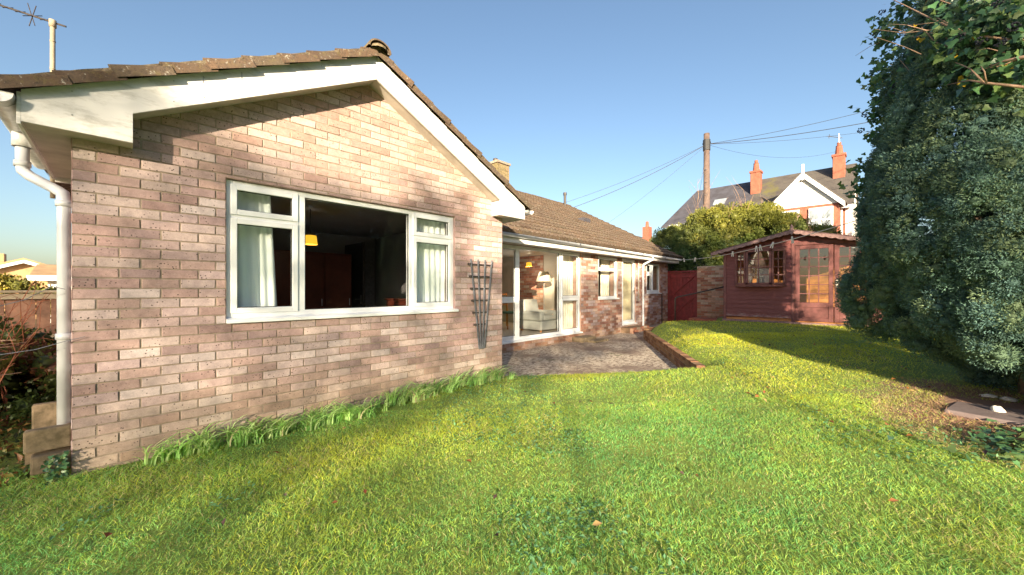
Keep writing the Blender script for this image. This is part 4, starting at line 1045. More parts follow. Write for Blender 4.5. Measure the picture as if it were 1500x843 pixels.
# ------------------------------------------------------------------ foliage builders
def clump_foliage(name, centers, radii, nleaf, L, Wd, pal, mat, parent=None, core=.78, seed=0, up=.15, colf=None, origin=(0,0,0)):
    """leaf-sized faces on many small clumps; each clump has a rough core of the same foliage"""
    centers = np.asarray(centers); K = len(centers); radii = np.broadcast_to(radii, K)
    cnt = np.broadcast_to(nleaf, K).astype(int); idx = np.repeat(np.arange(K), cnt); N = len(idx)
    d = rdir(N); rr = radii[idx]*RNG.uniform(.72, 1.08, N)
    P = centers[idx]+d*rr[:, None]; D = d+rdir(N)*.75; D[:, 2] += up; D /= np.linalg.norm(D, axis=1, keepdims=True)
    Nn = rdir(N)
    S_ = np.cross(D, Nn); S_ /= np.linalg.norm(S_, axis=1, keepdims=True)+1e-9
    Lx = (L*RNG.uniform(.6, 1.3, N))[:, None]; Wx = (Wd*RNG.uniform(.7, 1.3, N))[:, None]
    V = np.stack([P-S_*Wx*.3, P+S_*Wx*.3, P+D*Lx*.6+S_*Wx*.5, P+D*Lx, P+D*Lx*.6-S_*Wx*.5], 1)
    pal = np.array(pal); ci = RNG.integers(0, len(pal), K); C = pal[ci][idx]*RNG.uniform(.75, 1.3, (N, 1))
    if colf is not None: C = colf(P, C)
    V = V.reshape(-1, 3); F = (np.arange(N)[:, None, None]*5+np.array([(0, 1, 2), (0, 2, 4), (4, 2, 3)])[None]).reshape(-1, 3)
    cols = np.repeat(C, 5, 0)
    if core:
        bm = bmesh.new(); bmesh.ops.create_icosphere(bm, subdivisions=2, radius=1); iv = np.array([v.co[:] for v in bm.verts]); fi = np.array([[v.index for v in f.verts] for f in bm.faces]); bm.free()
        cv_ = centers[:, None, :]+iv[None]*(radii*core)[:, None, None]*RNG.uniform(.8, 1.12, (K, len(iv), 1))
        base = len(V); V = np.concatenate([V, cv_.reshape(-1, 3)]); F = np.concatenate([F, (base+np.arange(K)[:, None, None]*len(iv)+fi[None]).reshape(-1, 3)])
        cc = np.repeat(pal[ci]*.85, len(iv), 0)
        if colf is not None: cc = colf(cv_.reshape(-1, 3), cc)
        cols = np.concatenate([cols, cc])
    if parent is not None: origin = tuple(parent.location)
    return np_mesh(name, V, F, mat, cols, parent=parent, origin=origin)

# ------------------------------------------------------------------ conifer
KS = .88; TC = np.array([7.0, -1.35])*KS
CN = empty('conifer_tree', (TC[0], TC[1], .25), 'huge blue green conifer overhanging the lawn at the right', 'tree')
prof_z = np.array([.12, .4, .75, 1.1, 1.5, 2.2, 3.3, 4.25, 5.1, 6.5, 8.0]); prof_r = np.array([.30, .78, 1.22, 1.45, 1.55, 1.58, 1.36, 1.14, .86, .45, .12])*KS*.965
prof_z = 1.28+(prof_z-1.28)*KS
lobes = []
tries = 0
while len(lobes) < 150 and tries < 9000:
    tries += 1
    z = random.uniform(.25, 7.6) if random.random() < .3 else random.uniform(.25, 5.2); a = random.uniform(0, 2*math.pi)
    r = float(np.interp(z, prof_z, prof_r)); dx, dy = math.cos(a), math.sin(a)
    tocam = (dx*(-7.0)+dy*1.35)/7.13; side = dx*.19-dy*.98
    lr = random.uniform(.26, .46)*min(1, .45+z*.4); rr = max(.05, r-lr*.8-random.uniform(0, .12))
    if 2.35 < z < 3.1 and tocam > .3 and (-dx*.19-dy*.98) > -.05: rr *= .35
    p = (TC[0]+dx*rr, TC[1]+dy*rr, z)
    clr = (.12 if side > .05 else .3) if (tocam > .35 and side > -.35) else (1.35 if tocam < -.1 else .8)
    if z-lr*1.3 < clr-.1: p = (p[0], p[1], z := clr-.1+lr*1.3+random.uniform(0, .1))
    if any(math.dist(p, q[0]) < .62*min(lr, q[1]) for q in lobes): continue
    lobes.append((p, lr, lr*random.uniform(1.2, 1.9)))
for (a_, b_, t_) in ((1400, 492, 4.3), (1445, 515, 4.2), (1490, 535, 4.1), (1540, 545, 4.0), (1600, 550, 4.0), (1500, 480, 4.0), (1440, 470, 4.3)): u_ = (a_-750)/555; lobes.append((((.717+.697*u_)*t_*.95, (.697-.717*u_)*t_*.95, 1.28+(424-b_)/555*t_*.95), .24, .30))
for k in range(7): lobes.append(((TC[0]-.95+.10*k, TC[1]-.05-.16*k+.1*(k % 2), .62+.08*(k % 3)), .27, .36))
for (p, lr, lh) in (((x_*KS, y_*KS, 1.28+(z_-1.28)*KS), a_*KS, b_*KS) for (x_, y_, z_), a_, b_ in (((7.36, .10, 1.15), .27, .5), ((7.30, -.07, 1.55), .27, .5), ((7.45, .0, .95), .25, .34), ((7.25, .2, 1.3), .2, .34))): lobes.append((p, lr, lh))
LP_ = np.array([l[0] for l in lobes]); LR = np.array([l[1] for l in lobes]); LH = np.array([l[2] for l in lobes])
cs = []; rs = []
for i, (p, lr, lh) in enumerate(lobes):
    n = int(4*math.pi*lr*lh/.0125)
    d = rdir(n); rcl = RNG.uniform(.055, .105, n)
    c = np.array(p)+d*np.array([lr, lr, lh])*RNG.uniform(.86, 1.04, (n, 1))
    # drop clumps buried in other lobes or on the far side
    q = (((c[:, None, :2]-LP_[None, :, :2])**2).sum(2)/(LR[None]*.82)**2+(c[:, None, 2]-LP_[None, :, 2])**2/(LH[None]*.82)**2); q[:, i] = 9
    ok = (q.min(1) > 1) & (c[:, 2] > .28)
    fc = (c[:, :2]-TC)@(-TC/np.linalg.norm(TC))
    ok &= ~((fc < -.35) & (RNG.uniform(0, 1, n) < .6))
    cs.append(c[ok]); rs.append(rcl[ok])
cs = np.concatenate(cs); rs = np.concatenate(rs)
face = (cs[:, :2]-TC)@(-TC/np.linalg.norm(TC))
dc = np.linalg.norm(cs-np.array([0, 0, 1.28]), axis=1)
nl = np.where((face > -.5) & (cs[:, 2] < 5.5), 130, 40)*(rs/.08)**2
pal_con = [(.10, .175, .145), (.085, .155, .12), (.12, .19, .125), (.095, .175, .165), (.145, .205, .12), (.075, .135, .115)]
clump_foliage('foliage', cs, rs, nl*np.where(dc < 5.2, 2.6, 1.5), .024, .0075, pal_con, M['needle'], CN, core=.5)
tx, ty = TC; mb = MB(); mb.tube([(tx, ty, .0), (tx+.02, ty+.02, 1.2), (tx, ty-.01, 3), (tx, ty, 5.8)], [.22, .18, .13, .04], 12)
for k in range(34):
    a = random.uniform(0, 6.28); z = random.uniform(.5, 5); r = float(np.interp(z+.3, prof_z, prof_r))*.85
    mb.tube([(tx, ty, z), (tx+math.cos(a)*r*.5, ty+math.sin(a)*r*.5, z+.12), (tx+math.cos(a)*r, ty+math.sin(a)*r, z+.4)], [.04, .025, .008], 6)
mb.build('trunk', M['bark'], CN)
# ivy over the conifer top left, berries and bare branches
IV = empty('ivy_growth', (5.8, -.2, 3.4), 'dark ivy with black berries and bare branches climbing the upper left of the conifer', 'ivy')
def cam_pt(px, py, t):
    u = (px-750)/555; d = FW+u*RT; return np.array([d[0]*t, d[1]*t, 1.28+(424-py)/555*t])
def ivt(px, t): return t*KS*(1-.17*min(1, max(0, (px-1300)/150)))
def ivy_leaves(name, P, nrm, size, parent):
    N = len(P); nrm = nrm/np.linalg.norm(nrm, axis=1, keepdims=True); D = np.cross(nrm, rdir(N)); D /= np.linalg.norm(D, axis=1, keepdims=True); D[:, 2] -= .5; D /= np.linalg.norm(D, axis=1, keepdims=True)
    S_ = np.cross(D, nrm); S_ /= np.linalg.norm(S_, axis=1, keepdims=True)
    sh = [(0, 0), (.45, -.08), (.55, .3), (.3, .45), (.0, 1.0), (-.3, .45), (-.55, .3), (-.45, -.08)]
    sz = size[:, None]
    V = np.stack([P]+[P+S_*a*sz+D*b*sz+nrm*(.12*abs(a))*sz for a, b in sh[1:]], 1)
    F = (np.arange(N)[:, None, None]*8+np.array([(0, i, i+1) for i in range(1, 7)])[None]).reshape(-1, 3)
    C = np.array([(.06, .14, .065), (.08, .18, .075), (.05, .11, .075), (.13, .2, .07)])[RNG.integers(0, 4, N)]*RNG.uniform(.7, 1.3, (N, 1))
    C = np.where(RNG.uniform(0, 1, (N, 1)) < .012, np.array([.6, .4, .03]), C)
    return np_mesh(name, V.reshape(-1, 3), F, M['ivy'], np.repeat(C, 8, 0), parent=parent, origin=tuple(parent.location))
ip = []; inn = []
spots = [(1290, 40, 5.35, .16), (1300, 80, 5.3, .18), (1285, 110, 5.3, .15), (1310, 20, 5.4, .18), (1290, 150, 5.2, .12), (1300, 120, 5.1, .2), (1330, 130, 4.9, .2), (1360, 100, 4.7, .22), (1400, 60, 4.5, .25), (1440, 70, 4.4, .28), (1470, 40, 4.3, .3), (1420, 110, 4.45, .2), (1380, 60, 4.7, .2), (1450, 110, 4.3, .16), (1480, 100, 4.2, .22),
         (1290, 175, 5.2, .12), (1280, 200, 5.25, .10), (1275, 60, 5.4, .08), (1268, 245, 5.3, .14), (1262, 275, 5.3, .15), (1270, 300, 5.3, .14), (1285, 165, 5.2, .14), (1310, 150, 5.0, .16), (1340, 40, 5.0, .2), (1430, 20, 4.4, .3), (1395, 20, 4.6, .25), (1490, 20, 4.2, .3)]
for (a, b, t, r) in spots:
    k = int(2600*r*r)+25; c = cam_pt(a+(14 if b < 110 else 6), b, ivt(a, t)); ip.append(c+RNG.normal(size=(k, 3))*r*.55); inn.append(rdir(k)*.7+np.array([-.7, -.05, .35]))
ip = np.concatenate(ip); inn = np.concatenate(inn)
ivy_leaves('leaves', ip, inn, RNG.uniform(.035, .075, len(ip)), IV)
mb = MB()
def branch(pp, r0, r1=.003):
    pp = [cam_pt(p[0], p[1], ivt(p[0], p[2])) for p in pp]; n = len(pp); mb.tube([tuple(p) for p in pp], [r0+(r1-r0)*i/(n-1) for i in range(n)], 6)
branch([(1560, 62, 4.3), (1500, 60, 4.2), (1470, 58, 4.25), (1412, 48, 4.3), (1365, 28, 4.4), (1325, 8, 4.6), (1300, -4, 4.8)], .014)
branch([(1412, 48, 4.3), (1400, 40, 4.25), (1372, 26, 4.3)], .007)
branch([(1560, 130, 3.9), (1500, 128, 4.0), (1445, 122, 4.1), (1420, 118, 4.2), (1385, 125, 4.4)], .014)
branch([(1560, 80, 3.8), (1500, 84, 3.95), (1470, 90, 4.1), (1445, 100, 4.2)], .02)
branch([(1440, 120, 4.1), (1420, 100, 4.15), (1400, 92, 4.3)], .007)
branch([(1445, 122, 4.1), (1442, 105, 4.0), (1437, 98, 4.1)], .006)
branch([(1395, 60, 4.5), (1365, 48, 4.5), (1340, 55, 4.6), (1325, 50, 4.7)], .007)
branch([(1410, 75, 4.4), (1370, 62, 4.5), (1350, 40, 4.5)], .006)
branch([(1290, 62, 5.3), (1275, 68, 5.35), (1253, 82, 5.5)], .004, .002)
for k in range(18):
    a = random.uniform(1330, 1500); b = random.uniform(5, 125); t = random.uniform(4.1, 4.6); branch([(a, b, t), (a-random.uniform(15, 40), b+random.uniform(-18, 14), t+.05), (a-random.uniform(45, 70), b+random.uniform(-25, 22), t+.1)], .004, .0015)
mb.build('branch', M['twig'], IV, smooth=True)
for (a, b, t) in [(1292, 18, 5.4), (1282, 52, 5.4), (1267, 168, 5.2), (1261, 191, 5.25), (1312, 125, 4.9), (1437, 60, 4.2), (1465, 62, 4.1), (1462, 5, 4.1), (1405, 55, 4.3), (1360, 100, 4.6), (1315, 134, 4.8), (1340, 118, 4.8), (1485, 40, 4.0)]:
    c = cam_pt(a, b, ivt(a, t)*.98); mb = MB()
    for k in range(22):
        d = rdir(1)[0]*.03; q = c+d; mb.lathe([(0, -.008), (.007, -.004), (.007, .004), (0, .008)], tuple(q), 6)
    mb.build('berry_cluster', M['berry'], IV)
# ivy ground cover near the slab, pale stones
gx = RNG.normal(size=(900, 2))*[.36, .15]; rot = np.array([[math.cos(-.75), -math.sin(-.75)], [math.sin(-.75), math.cos(-.75)]]); gx = gx@rot.T+[4.78, -1.05]
n = len(gx); Pz = np.column_stack([gx, zlv(gx[:, 0], gx[:, 1])+RNG.uniform(.02, .07, n)])
GI = empty('ground_ivy', (4.8, -1.0, .15), 'low dark ivy patch on the ground in front of the paving slab', 'ivy')
ivy_leaves('leaves', Pz, rdir(n)*.5+np.array([-.3, 0, 1]), RNG.uniform(.03, .06, n), GI)
def stone(x, y, r, lab, mat='white_stone', sq=.6):
    bm = bmesh.new(); bmesh.ops.create_icosphere(bm, subdivisions=3, radius=r)
    for v in bm.verts: v.co *= 1+.6*nz(v.co.x*2/r*.4+x*7, v.co.y*.8/r+y, v.co.z*.8/r); v.co.z *= sq
    me = bpy.data.meshes.new('stone'); bm.to_mesh(me); bm.free(); me.materials.append(M[mat]); o = bpy.data.objects.new('stone', me); COL.objects.link(o); o.location = (x, y, zl(x, y)+r*sq*.4); tag(o, lab, 'stone', 'stones round the paving slab')
p1 = cam_pt(1462, 612, 3.35); p2 = cam_pt(1467, 622, 3.2); p3 = cam_pt(1450, 592, 3.7); p4 = cam_pt(1478, 596, 3.6)
stone(p1[0], p1[1], .042, 'tall white stone standing in the ivy beside the slab', sq=1.3); stone(p2[0], p2[1], .035, 'small round white stone below the tall white one')
stone(p3[0], p3[1], .05, 'pale flat stone behind the paving slab', sq=.4); stone(p4[0], p4[1], .05, 'larger pale flat stone at the right of the slab', sq=.4)

# ------------------------------------------------------------------ hedge tree behind the summerhouse
def blob_clumps(blobs, dens):
    cs = []; rs = []
    for (x, y, z, rx, ry, rz, rc) in blobs:
        n = int(dens*(rx*ry+rx*rz+ry*rz)/rc**2)
        for k in range(n):
            d = rdir(1)[0]
            if d[2] < -.6: continue
            f = 1+.16*nz(d[0]*2+x, d[1]*2+y, d[2]*2+z)-random.uniform(0, .12)
            cs.append((x+d[0]*rx*f, y+d[1]*ry*f, z+d[2]*rz*f)); rs.append(rc*random.uniform(.7, 1.25))
    return np.array(cs), np.array(rs)
HB = empty('evergreen_tree', (16, 6, .3), 'dark rounded evergreen behind the gate with yellow sunlight painted into its top', 'tree', 'evergreens behind the garden wall')
pal_dk = [(.06, .11, .045), (.08, .13, .05), (.07, .135, .05), (.11, .15, .05)]
def sunlit_top(P, C):  # sunlight on the crown tops put into the leaf colour as yellow
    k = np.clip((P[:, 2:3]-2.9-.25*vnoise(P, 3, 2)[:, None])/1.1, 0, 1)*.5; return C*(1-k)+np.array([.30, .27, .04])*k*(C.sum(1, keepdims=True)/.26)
c1_, r1_ = blob_clumps([(15.9, 5.9, 2.0, 1.35, 1.35, 1.8, .24), (15.6, 4.9, 2.4, 1.2, 1.1, 1.7, .24)], 2.4)
clump_foliage('crown', c1_, r1_*.95, 380, .06, .026, pal_dk, M['leaf'], HB, colf=sunlit_top, core=.6)
mb = MB(); mb.tube([(15.9, 5.9, .2), (15.9, 5.8, 2), (15.8, 5.7, 3)], [.16, .12, .05], 8); mb.build('trunk', M['bark'], HB)
HB2 = empty('evergreen_tree', (15.8, 3, .3), 'broad bushy evergreen behind the summerhouse roof with yellow green sunlight painted into its top', 'tree', 'evergreens behind the garden wall')
c1_, r1_ = blob_clumps([(15.3, 3.9, 2.6, 1.2, 1.1, 1.6, .23), (15.4, 3.0, 2.7, 1.1, 1.0, 1.35, .22), (15.5, 2.2, 2.4, 1.0, .9, 1.2, .22), (15.6, 1.5, 2.0, .8, .8, 1.2, .22)], 2.4)
pal_lt = [(.10, .14, .04), (.13, .17, .04), (.08, .12, .04), (.17, .18, .045)]
clump_foliage('crown', c1_, r1_*.95, 380, .06, .026, pal_lt, M['leaf'], HB2, colf=sunlit_top, core=.6)
mb = MB(); mb.tube([(15.5, 3.2, .2), (15.5, 3.1, 2), (15.5, 3.0, 3)], [.16, .12, .05], 8); mb.build('trunk', M['bark'], HB2)
# bare trees
def bare_tree(base, h, spread, n, r, label, mat, name='bare_tree', cat='tree', lean=0, levels=3, group=None):
    e = empty(name, tuple(base), label, cat, group); mb = MB(); base = Vector(base)
    def grow(p, d, L, r, lv):
        pts = [p]; q = p.copy(); dd = d.copy()
        for i in range(5):
            dd = (dd+Vector((random.uniform(-1, 1), random.uniform(-1, 1), random.uniform(-.3, .6)))*.16).normalized(); q = q+dd*L/5; pts.append(q.copy())
        mb.tube(pts, [r*(1-.14*i) for i in range(6)], 5 if lv else 7, cap=False)
        if lv < levels:
            for k in range(3 if lv else n):
                i = random.randint(1, 5); a = random.uniform(0, 6.28); nd = (dd+Vector((math.cos(a), math.sin(a), random.uniform(-.1, .6)))*spread).normalized()
                grow(pts[i], nd, L*random.uniform(.45, .75), r*.5, lv+1)
    grow(base, Vector((lean, 0, 1)).normalized(), h*.5, r, 0)
    mb.build('branches', mat, e); return e
bare_tree((15.2, 3.95, .3), 5.4, .6, 9, .05, 'bare twiggy tree rising out of the evergreens below the pole', M['twig'])
bare_tree((15.3, 3.0, .3), 4.8, .65, 9, .045, 'bare pale twigs over the summerhouse roof in front of the red brick house', M['twig'])
bare_tree((16.5, 5.2, .3), 5.6, .7, 12, .05, 'thin bare tree left of the telegraph pole', M['twig'])
bare_tree((15.0, 1.6, .3), 4.4, .65, 10, .045, 'low bare twigs beside the conifer in front of the white house wall', M['twig'])
# small blueish shrub beyond the gate
n = 5000; P_ = RNG.normal(size=(n, 3))*[.35, .7, .35]+[15.0, 5.1, 1.6]
LV = leaves('lavender_bush', P_, rdir(n, .6), rdir(n), .06, .02, np.array([.28, .27, .36])*RNG.uniform(.6, 1.3, (n, 1)), M['leaf']); tag(LV, 'greyish lilac bush showing above the red gate', 'bush')

# ------------------------------------------------------------------ telegraph pole and wires
TP = empty('telegraph_pole', (19.3, 5.9, .3), 'timber telegraph pole standing behind the evergreens', 'telegraph pole')
mb = MB(); mb.tube([(19.3, 5.9, .2), (19.3, 5.9, 8.65)], [.17, .13], 12); mb.build('pole', M['pole'], TP, smooth=True)
mb = MB(); mb.tube([(19.3, 5.9, 7.85), (19.3, 5.9, 8.35)], .165, 12); mb.tube([(19.15, 5.9, 8.1), (19.45, 5.9, 8.1)], .04, 6); mb.tube([(19.3, 5.72, 8.2), (19.3, 6.08, 8.2)], .04, 6); mb.build('cable_bracket', M['cable'], TP)
mb = MB()
for k in range(5): mb.box(19.3-.2, 19.3-.13, 5.86, 5.9, 4.5+k*.6, 4.53+k*.6)
mb.build('foot_irons', M['metal'], TP)
def wire(a, b, sag, r, lab, n=24):
    mb = MB(); a = Vector(a); b = Vector(b)
    def f(t): p = a.lerp(b, t); p.z -= sag*4*t*(1-t); return p
    mb.tube([f(i/n) for i in range(n+1)], r, 5); tag(mb.build('overhead_wire', M['cable'], None, origin=tuple(a)), lab, 'overhead wire', 'wires strung from the telegraph pole')
top = (19.3, 5.9, 8.15)
wire(top, (13.9, 11.2, 4.7), .25, .012, 'thick black wire running from the pole down to the bungalow roof')
wire(top, (13.5, 11.8, 4.9), .22, .008, 'thinner wire just above the thick one down to the bungalow roof')
wire(top, (17.0, 12.0, 3.6), .25, .006, 'faint lower wire from the pole towards the chimney of the far house')
def far_pt(px, py, t): p = cam_pt(px, py, t); return tuple(p)
wire(top, far_pt(1500, 128, 14), .3, .014, 'upper wire from the pole passing behind the conifer')
wire(top, far_pt(1500, 95, 15), .3, .010, 'highest wire from the pole towards the top of the conifer')
wire(top, far_pt(1500, 150, 17), .4, .007, 'middle faint wire crossing the sky above the brick house')
wire(top, far_pt(1226, 222, 22.6), .5, .006, 'lowest faint wire from the pole to the right chimney')
wire(top, far_pt(1022, 300, 17), .1, .006, 'steep wire dropping from the pole to the left behind the tree')

# ------------------------------------------------------------------ red brick house beyond
BH = empty('brick_house', (27, 5.5, .3), 'two storey red brick house with white bargeboarded gable and slate roof', 'house')
mb = MB(); XR, ZR, XE, ZE = 30.5, 8.8, 26.8, 5.75
mb.box(XE+.3, 34.2, 1.35, 10.0, .3, ZE); mb.build('wall', M['far_red'], BH)
mb = MB(); f = lambda a, b, d: (a, d, b); mb.prism([(XE+.28, .3), (34.2, .3), (34.2, ZE), (XR, ZR-.05), (XE+.28, ZE)], f, 1.1, 1.345); mb.build('end_wall', M['far_white'], BH)
def slope(mb, x0, z0, x1, z1, y0, y1, m, thick=.12, hipy=None):
    vs = [(x0, y0, z0), (x0, y1, z0), (x1, hipy or y1, z1), (x1, y0, z1)]; vs += [(a, b, c-thick) for a, b, c in vs]
    mb.add(vs, [(3, 2, 1, 0), (4, 5, 6, 7), (0, 1, 5, 4), (1, 2, 6, 5), (2, 3, 7, 6), (3, 0, 4, 7)], m)
mb = MB(); slope(mb, XE, ZE, XR, ZR, 1.0, 6.05, 0); slope(mb, 34.4, ZE, XR, ZR, 1.0, 6.05, 0)
mb.build('mossy_roof', M['mossy'], BH)
mb = MB(); slope(mb, XE, ZE, XR, ZR-.03, 6.06, 11.2, 0, hipy=10.0); slope(mb, 34.4, ZE, XR, ZR-.03, 6.06, 11.2, 0, hipy=10.0); mb.add([(XE, 11.2, ZE), (34.4, 11.2, ZE), (XR, 10.0, ZR-.03)], [(0, 1, 2)]); mb.build('slate_roof', M['slate'], BH)
mb = MB(); slope(mb, 28.4, 7.13, 28.9, 7.54, 7.55, 8.3, 0, .05); mb.build('rooflight', M['far_glass'], BH)
for (x, y, zt, zb) in ((29.3, 5.9, 9.45, 7.4), (29.6, 1.75, 9.6, 7.5)):
    mb = MB(); mb.box(x-.3, x+.3, y-.28, y+.28, zb, zt-.5); mb.box(x-.35, x+.35, y-.33, y+.33, zt-.5, zt-.36); c = mb.build('chimney', M['far_red'], BH, bevel=.02)
    mb = MB(); mb.lathe([(.2, 0), (.15, .5), (.17, .52), (.13, .54), (.12, .1)], (x, y, zt-.36), 12); mb.lathe([(.1, 0), (.1, .2), (0, .21)], (x, y, zt+.17), 8); mb.build('chimney_pot', M['far_red'], c)
mb = MB()
mb.tube([(29.6, 1.75, 9.4), (29.6, 1.75, 10.5)], .025, 5); mb.tube([(29.6, 2.3, 10.5), (29.6, 1.6, 10.2)], .02, 5); mb.tube([(29.4, 2.2, 10.3), (29.7, 2.2, 10.6)], .02, 5); mb.build('aerial', M['metal'], BH)
# projecting front gable
GX = 25.6; gy = 3.0; gh = 1.62; gzb = 5.75; gzt = 7.45
mb = MB(); mb.box(GX+.15, XE+.3, gy-1.45, gy+1.45, .3, gzb); mb.build('bay_wall', M['far_red'], BH)
mb = MB(); f = lambda a, b, d: (GX+.1+d, a, b); mb.prism([(gy-1.5, gzb), (gy+1.5, gzb), (gy, gzt-.05)], f, 0, .25); mb.build('gable_panel', M['far_white'], BH)
mb = MB()
for sg in (-1, 1):
    f = lambda a, b, d: (GX-.12+d, gy+sg*a, b); mb.prism([(0, gzt+.12), (gh+.1, gzb-.02), (gh+.1, gzb-.28), (0, gzt-.16)], f, 0, .12)
mb.tube([(GX-.06, gy, gzt-.3), (GX-.06, gy, gzt+.55)], .07, 6); mb.build('barge_board', M['upvc'], BH)
mb = MB()
for sg in (-1, 1):
    f = lambda a, b, d: (GX-.02+d, gy+sg*a, b); mb.prism([(0, gzt+.2), (gh+.15, gzb+.05), (gh+.15, gzb-.05), (0, gzt+.1)], f, 0, 4.0)
mb.build('gable_roof', M['mossy'], BH)
for (ya, yb) in ((3.15, 4.2), (1.75, 2.75)):
    mb = MB(); mb.box(GX+.04, GX+.149, ya, yb, 3.9, 5.6); w = mb.build('window', M['upvc'], BH)
    mb = MB()
    for k in range(2): h_ = (yb-ya)/2; mb.box(GX+.02, GX+.038, ya+.08+k*h_, ya+h_-.05+k*h_, 4.0, 4.9); mb.box(GX+.02, GX+.038, ya+.08+k*h_, ya+h_-.05+k*h_, 5.0, 5.5)
    mb.build('pane', M['far_glass'], w)
mb = MB(); mb.tube([(XE+.2, 1.5, .3), (XE+.2, 1.5, ZE)], .05, 6); mb.box(XE-.12, XE+.0, 1.0, 10.6, ZE-.14, ZE-.0); mb.build('gutter', M['upvc'], BH)
mb = MB(); mb.box(26.99, 27.08, 6.6, 7.6, 3.9, 5.3); w = mb.build('window', M['upvc'], BH)
# small far house
FH = empty('far_house', (40, 22, 0), 'small far grey roofed house with brick chimney just over the bungalow roof', 'house')
c = cam_pt(942, 345, 42); cx, cy = c[0], c[1]
mb = MB(); mb.box(cx-1.5, cx+6, cy-.4, cy+4, -.4, 5.6); mb.build('wall', M['far_white'], FH)
mb = MB(); f = lambda a, b, d: (cx+d, cy+1.8+a, b); mb.prism([(-2.6, 5.5), (0, 7.6), (2.6, 5.5)], f, -1.8, 6.2); mb.build('roof', M['slate'], FH)
mb = MB(); q = cam_pt(948, 335, 41); mb.box(q[0]-.4, q[0]+.4, q[1]-.35, q[1]+.35, 5.9, 8.0); c_h = mb.build('chimney', M['far_red'], FH); mb = MB(); mb.lathe([(.2, 0), (.16, .6)], (q[0], q[1], 8.0), 8); mb.build('chimney_pot', M['far_red'], c_h)

# ------------------------------------------------------------------ left side: fence, neighbour houses, shrub
FN = empty('panel_fence', (-2.5, 8.6, 0), 'weathered brown panel fence behind the bare shrub at the left', 'fence')
for k in range(4):
    xa = -7.4+k*1.85; mb = MB(); n = 13
    for i in range(n): a = xa+.06+i*1.74/n; dz = random.uniform(-.01, .01); mb.box(a, a+1.74/n-.006, 8.6+.008*(i % 2), 8.62+.008*(i % 2), .1, 1.15+dz)
    mb.build('panel', M['old_wood'], FN)
    mb = MB(); mb.box(xa, xa+1.85, 8.56, 8.598, 1.14, 1.22); mb.box(xa, xa+1.85, 8.52, 8.66, 1.23, 1.265); mb.box(xa, xa+1.85, 8.56, 8.595, .55, .63); mb.build('rail', M['fence_rail'], FN, bevel=.004)
    mb = MB(); mb.box(xa-.05, xa+.05, 8.60, 8.70, 0, 1.32); mb.build('post', M['old_wood'], FN, bevel=.006)
NB = empty('neighbour_bungalow', (-3.5, 31, -.4), 'tan brick bungalow gable with white bargeboards beyond the fence', 'bungalow')
a = cam_pt(36, 383, 21); nx, ny = a[0], a[1]
mb = MB(); f = lambda p, b, d: (nx+p, ny+d, b); mb.prism([(-3.6, -.4), (1.9, -.4), (1.9, 1.9), (0, 2.72), (-3.6, 1.15)], f, 0, 5); mb.build('gable_wall', M['far_tan'], NB)
mb = MB(); mb.prism([(0, 2.92), (2.3, 2.0), (2.3, 1.84), (0, 2.72), (-3.9, 1.1), (-3.9, 1.3)], f, -.35, -.2); mb.build('barge_board', M['upvc'], NB)
mb = MB(); mb.prism([(0, 3.0), (2.4, 2.05), (2.4, 1.96), (0, 2.9), (-4.0, 1.25), (-4.0, 1.35)], f, -.37, 5); mb.build('roof', M['far_tan'], NB)
mb = MB(); mb.box(nx-1.6, nx-.9, ny+1.6, ny+2.3, 2, 3.3); mb.build('chimney', M['far_tan'], NB)
NB2 = empty('neighbour_house', (-1.5, 28, -.4), 'white fronted house with low orange roof close beside the downpipe', 'house')
a = cam_pt(86, 400, 19); nx, ny = a[0], a[1]
mb = MB(); mb.box(nx-.35, nx+4, ny, ny+4, -.4, 1.75); mb.build('wall', M['far_white'], NB2)
mb = MB(); f = lambda p, b, d: (nx+d, ny+p, b); mb.prism([(-.4, 1.75), (-.4, 1.9), (2.2, 2.6), (4.5, 1.9), (4.5, 1.75)], f, -.9, 4.5); mb.build('roof', M['far_tan'], NB2)
mb = MB(); mb.box(nx-.95, nx+4.5, ny-.5, ny-.401, 1.70, 1.95); mb.build('fascia', M['upvc'], NB2)
# far hedge and foliage patch over the fence
def bush(name, blobs, nl, L, Wd, pal, lab, cat, mat='leaf', dens=1.4):
    c1, r1 = blob_clumps(blobs, dens); o = clump_foliage(name, c1, r1, nl, L, Wd, pal, M[mat], None, core=.7); return tag(o, lab, cat)
bush('golden_bush', [(-2.0, 13.2, .9, 1.3, .5, .6, .16), (-3.2, 13.4, 1.0, 1.0, .5, .6, .16)], 70, .07, .035, [(.35, .28, .05), (.28, .22, .05), (.2, .2, .05)], 'golden green bush behind the panel fence', 'bush')
bush('leafy_bush', [(-1.35, 6.9, .45, .9, .6, .5, .12), (-.75, 6.0, .35, .45, .5, .35, .12)], 60, .05, .028, [(.07, .09, .02), (.05, .08, .02), (.16, .15, .03), (.14, .06, .03)], 'low brown and green leafy undergrowth behind the concrete gully', 'bush')
SB = empty('red_stem_shrub', (-1.2, 5.2, .1), 'tangle of bare red brown stems left of the downpipe', 'shrub')
mb = MB(); mb2 = MB()
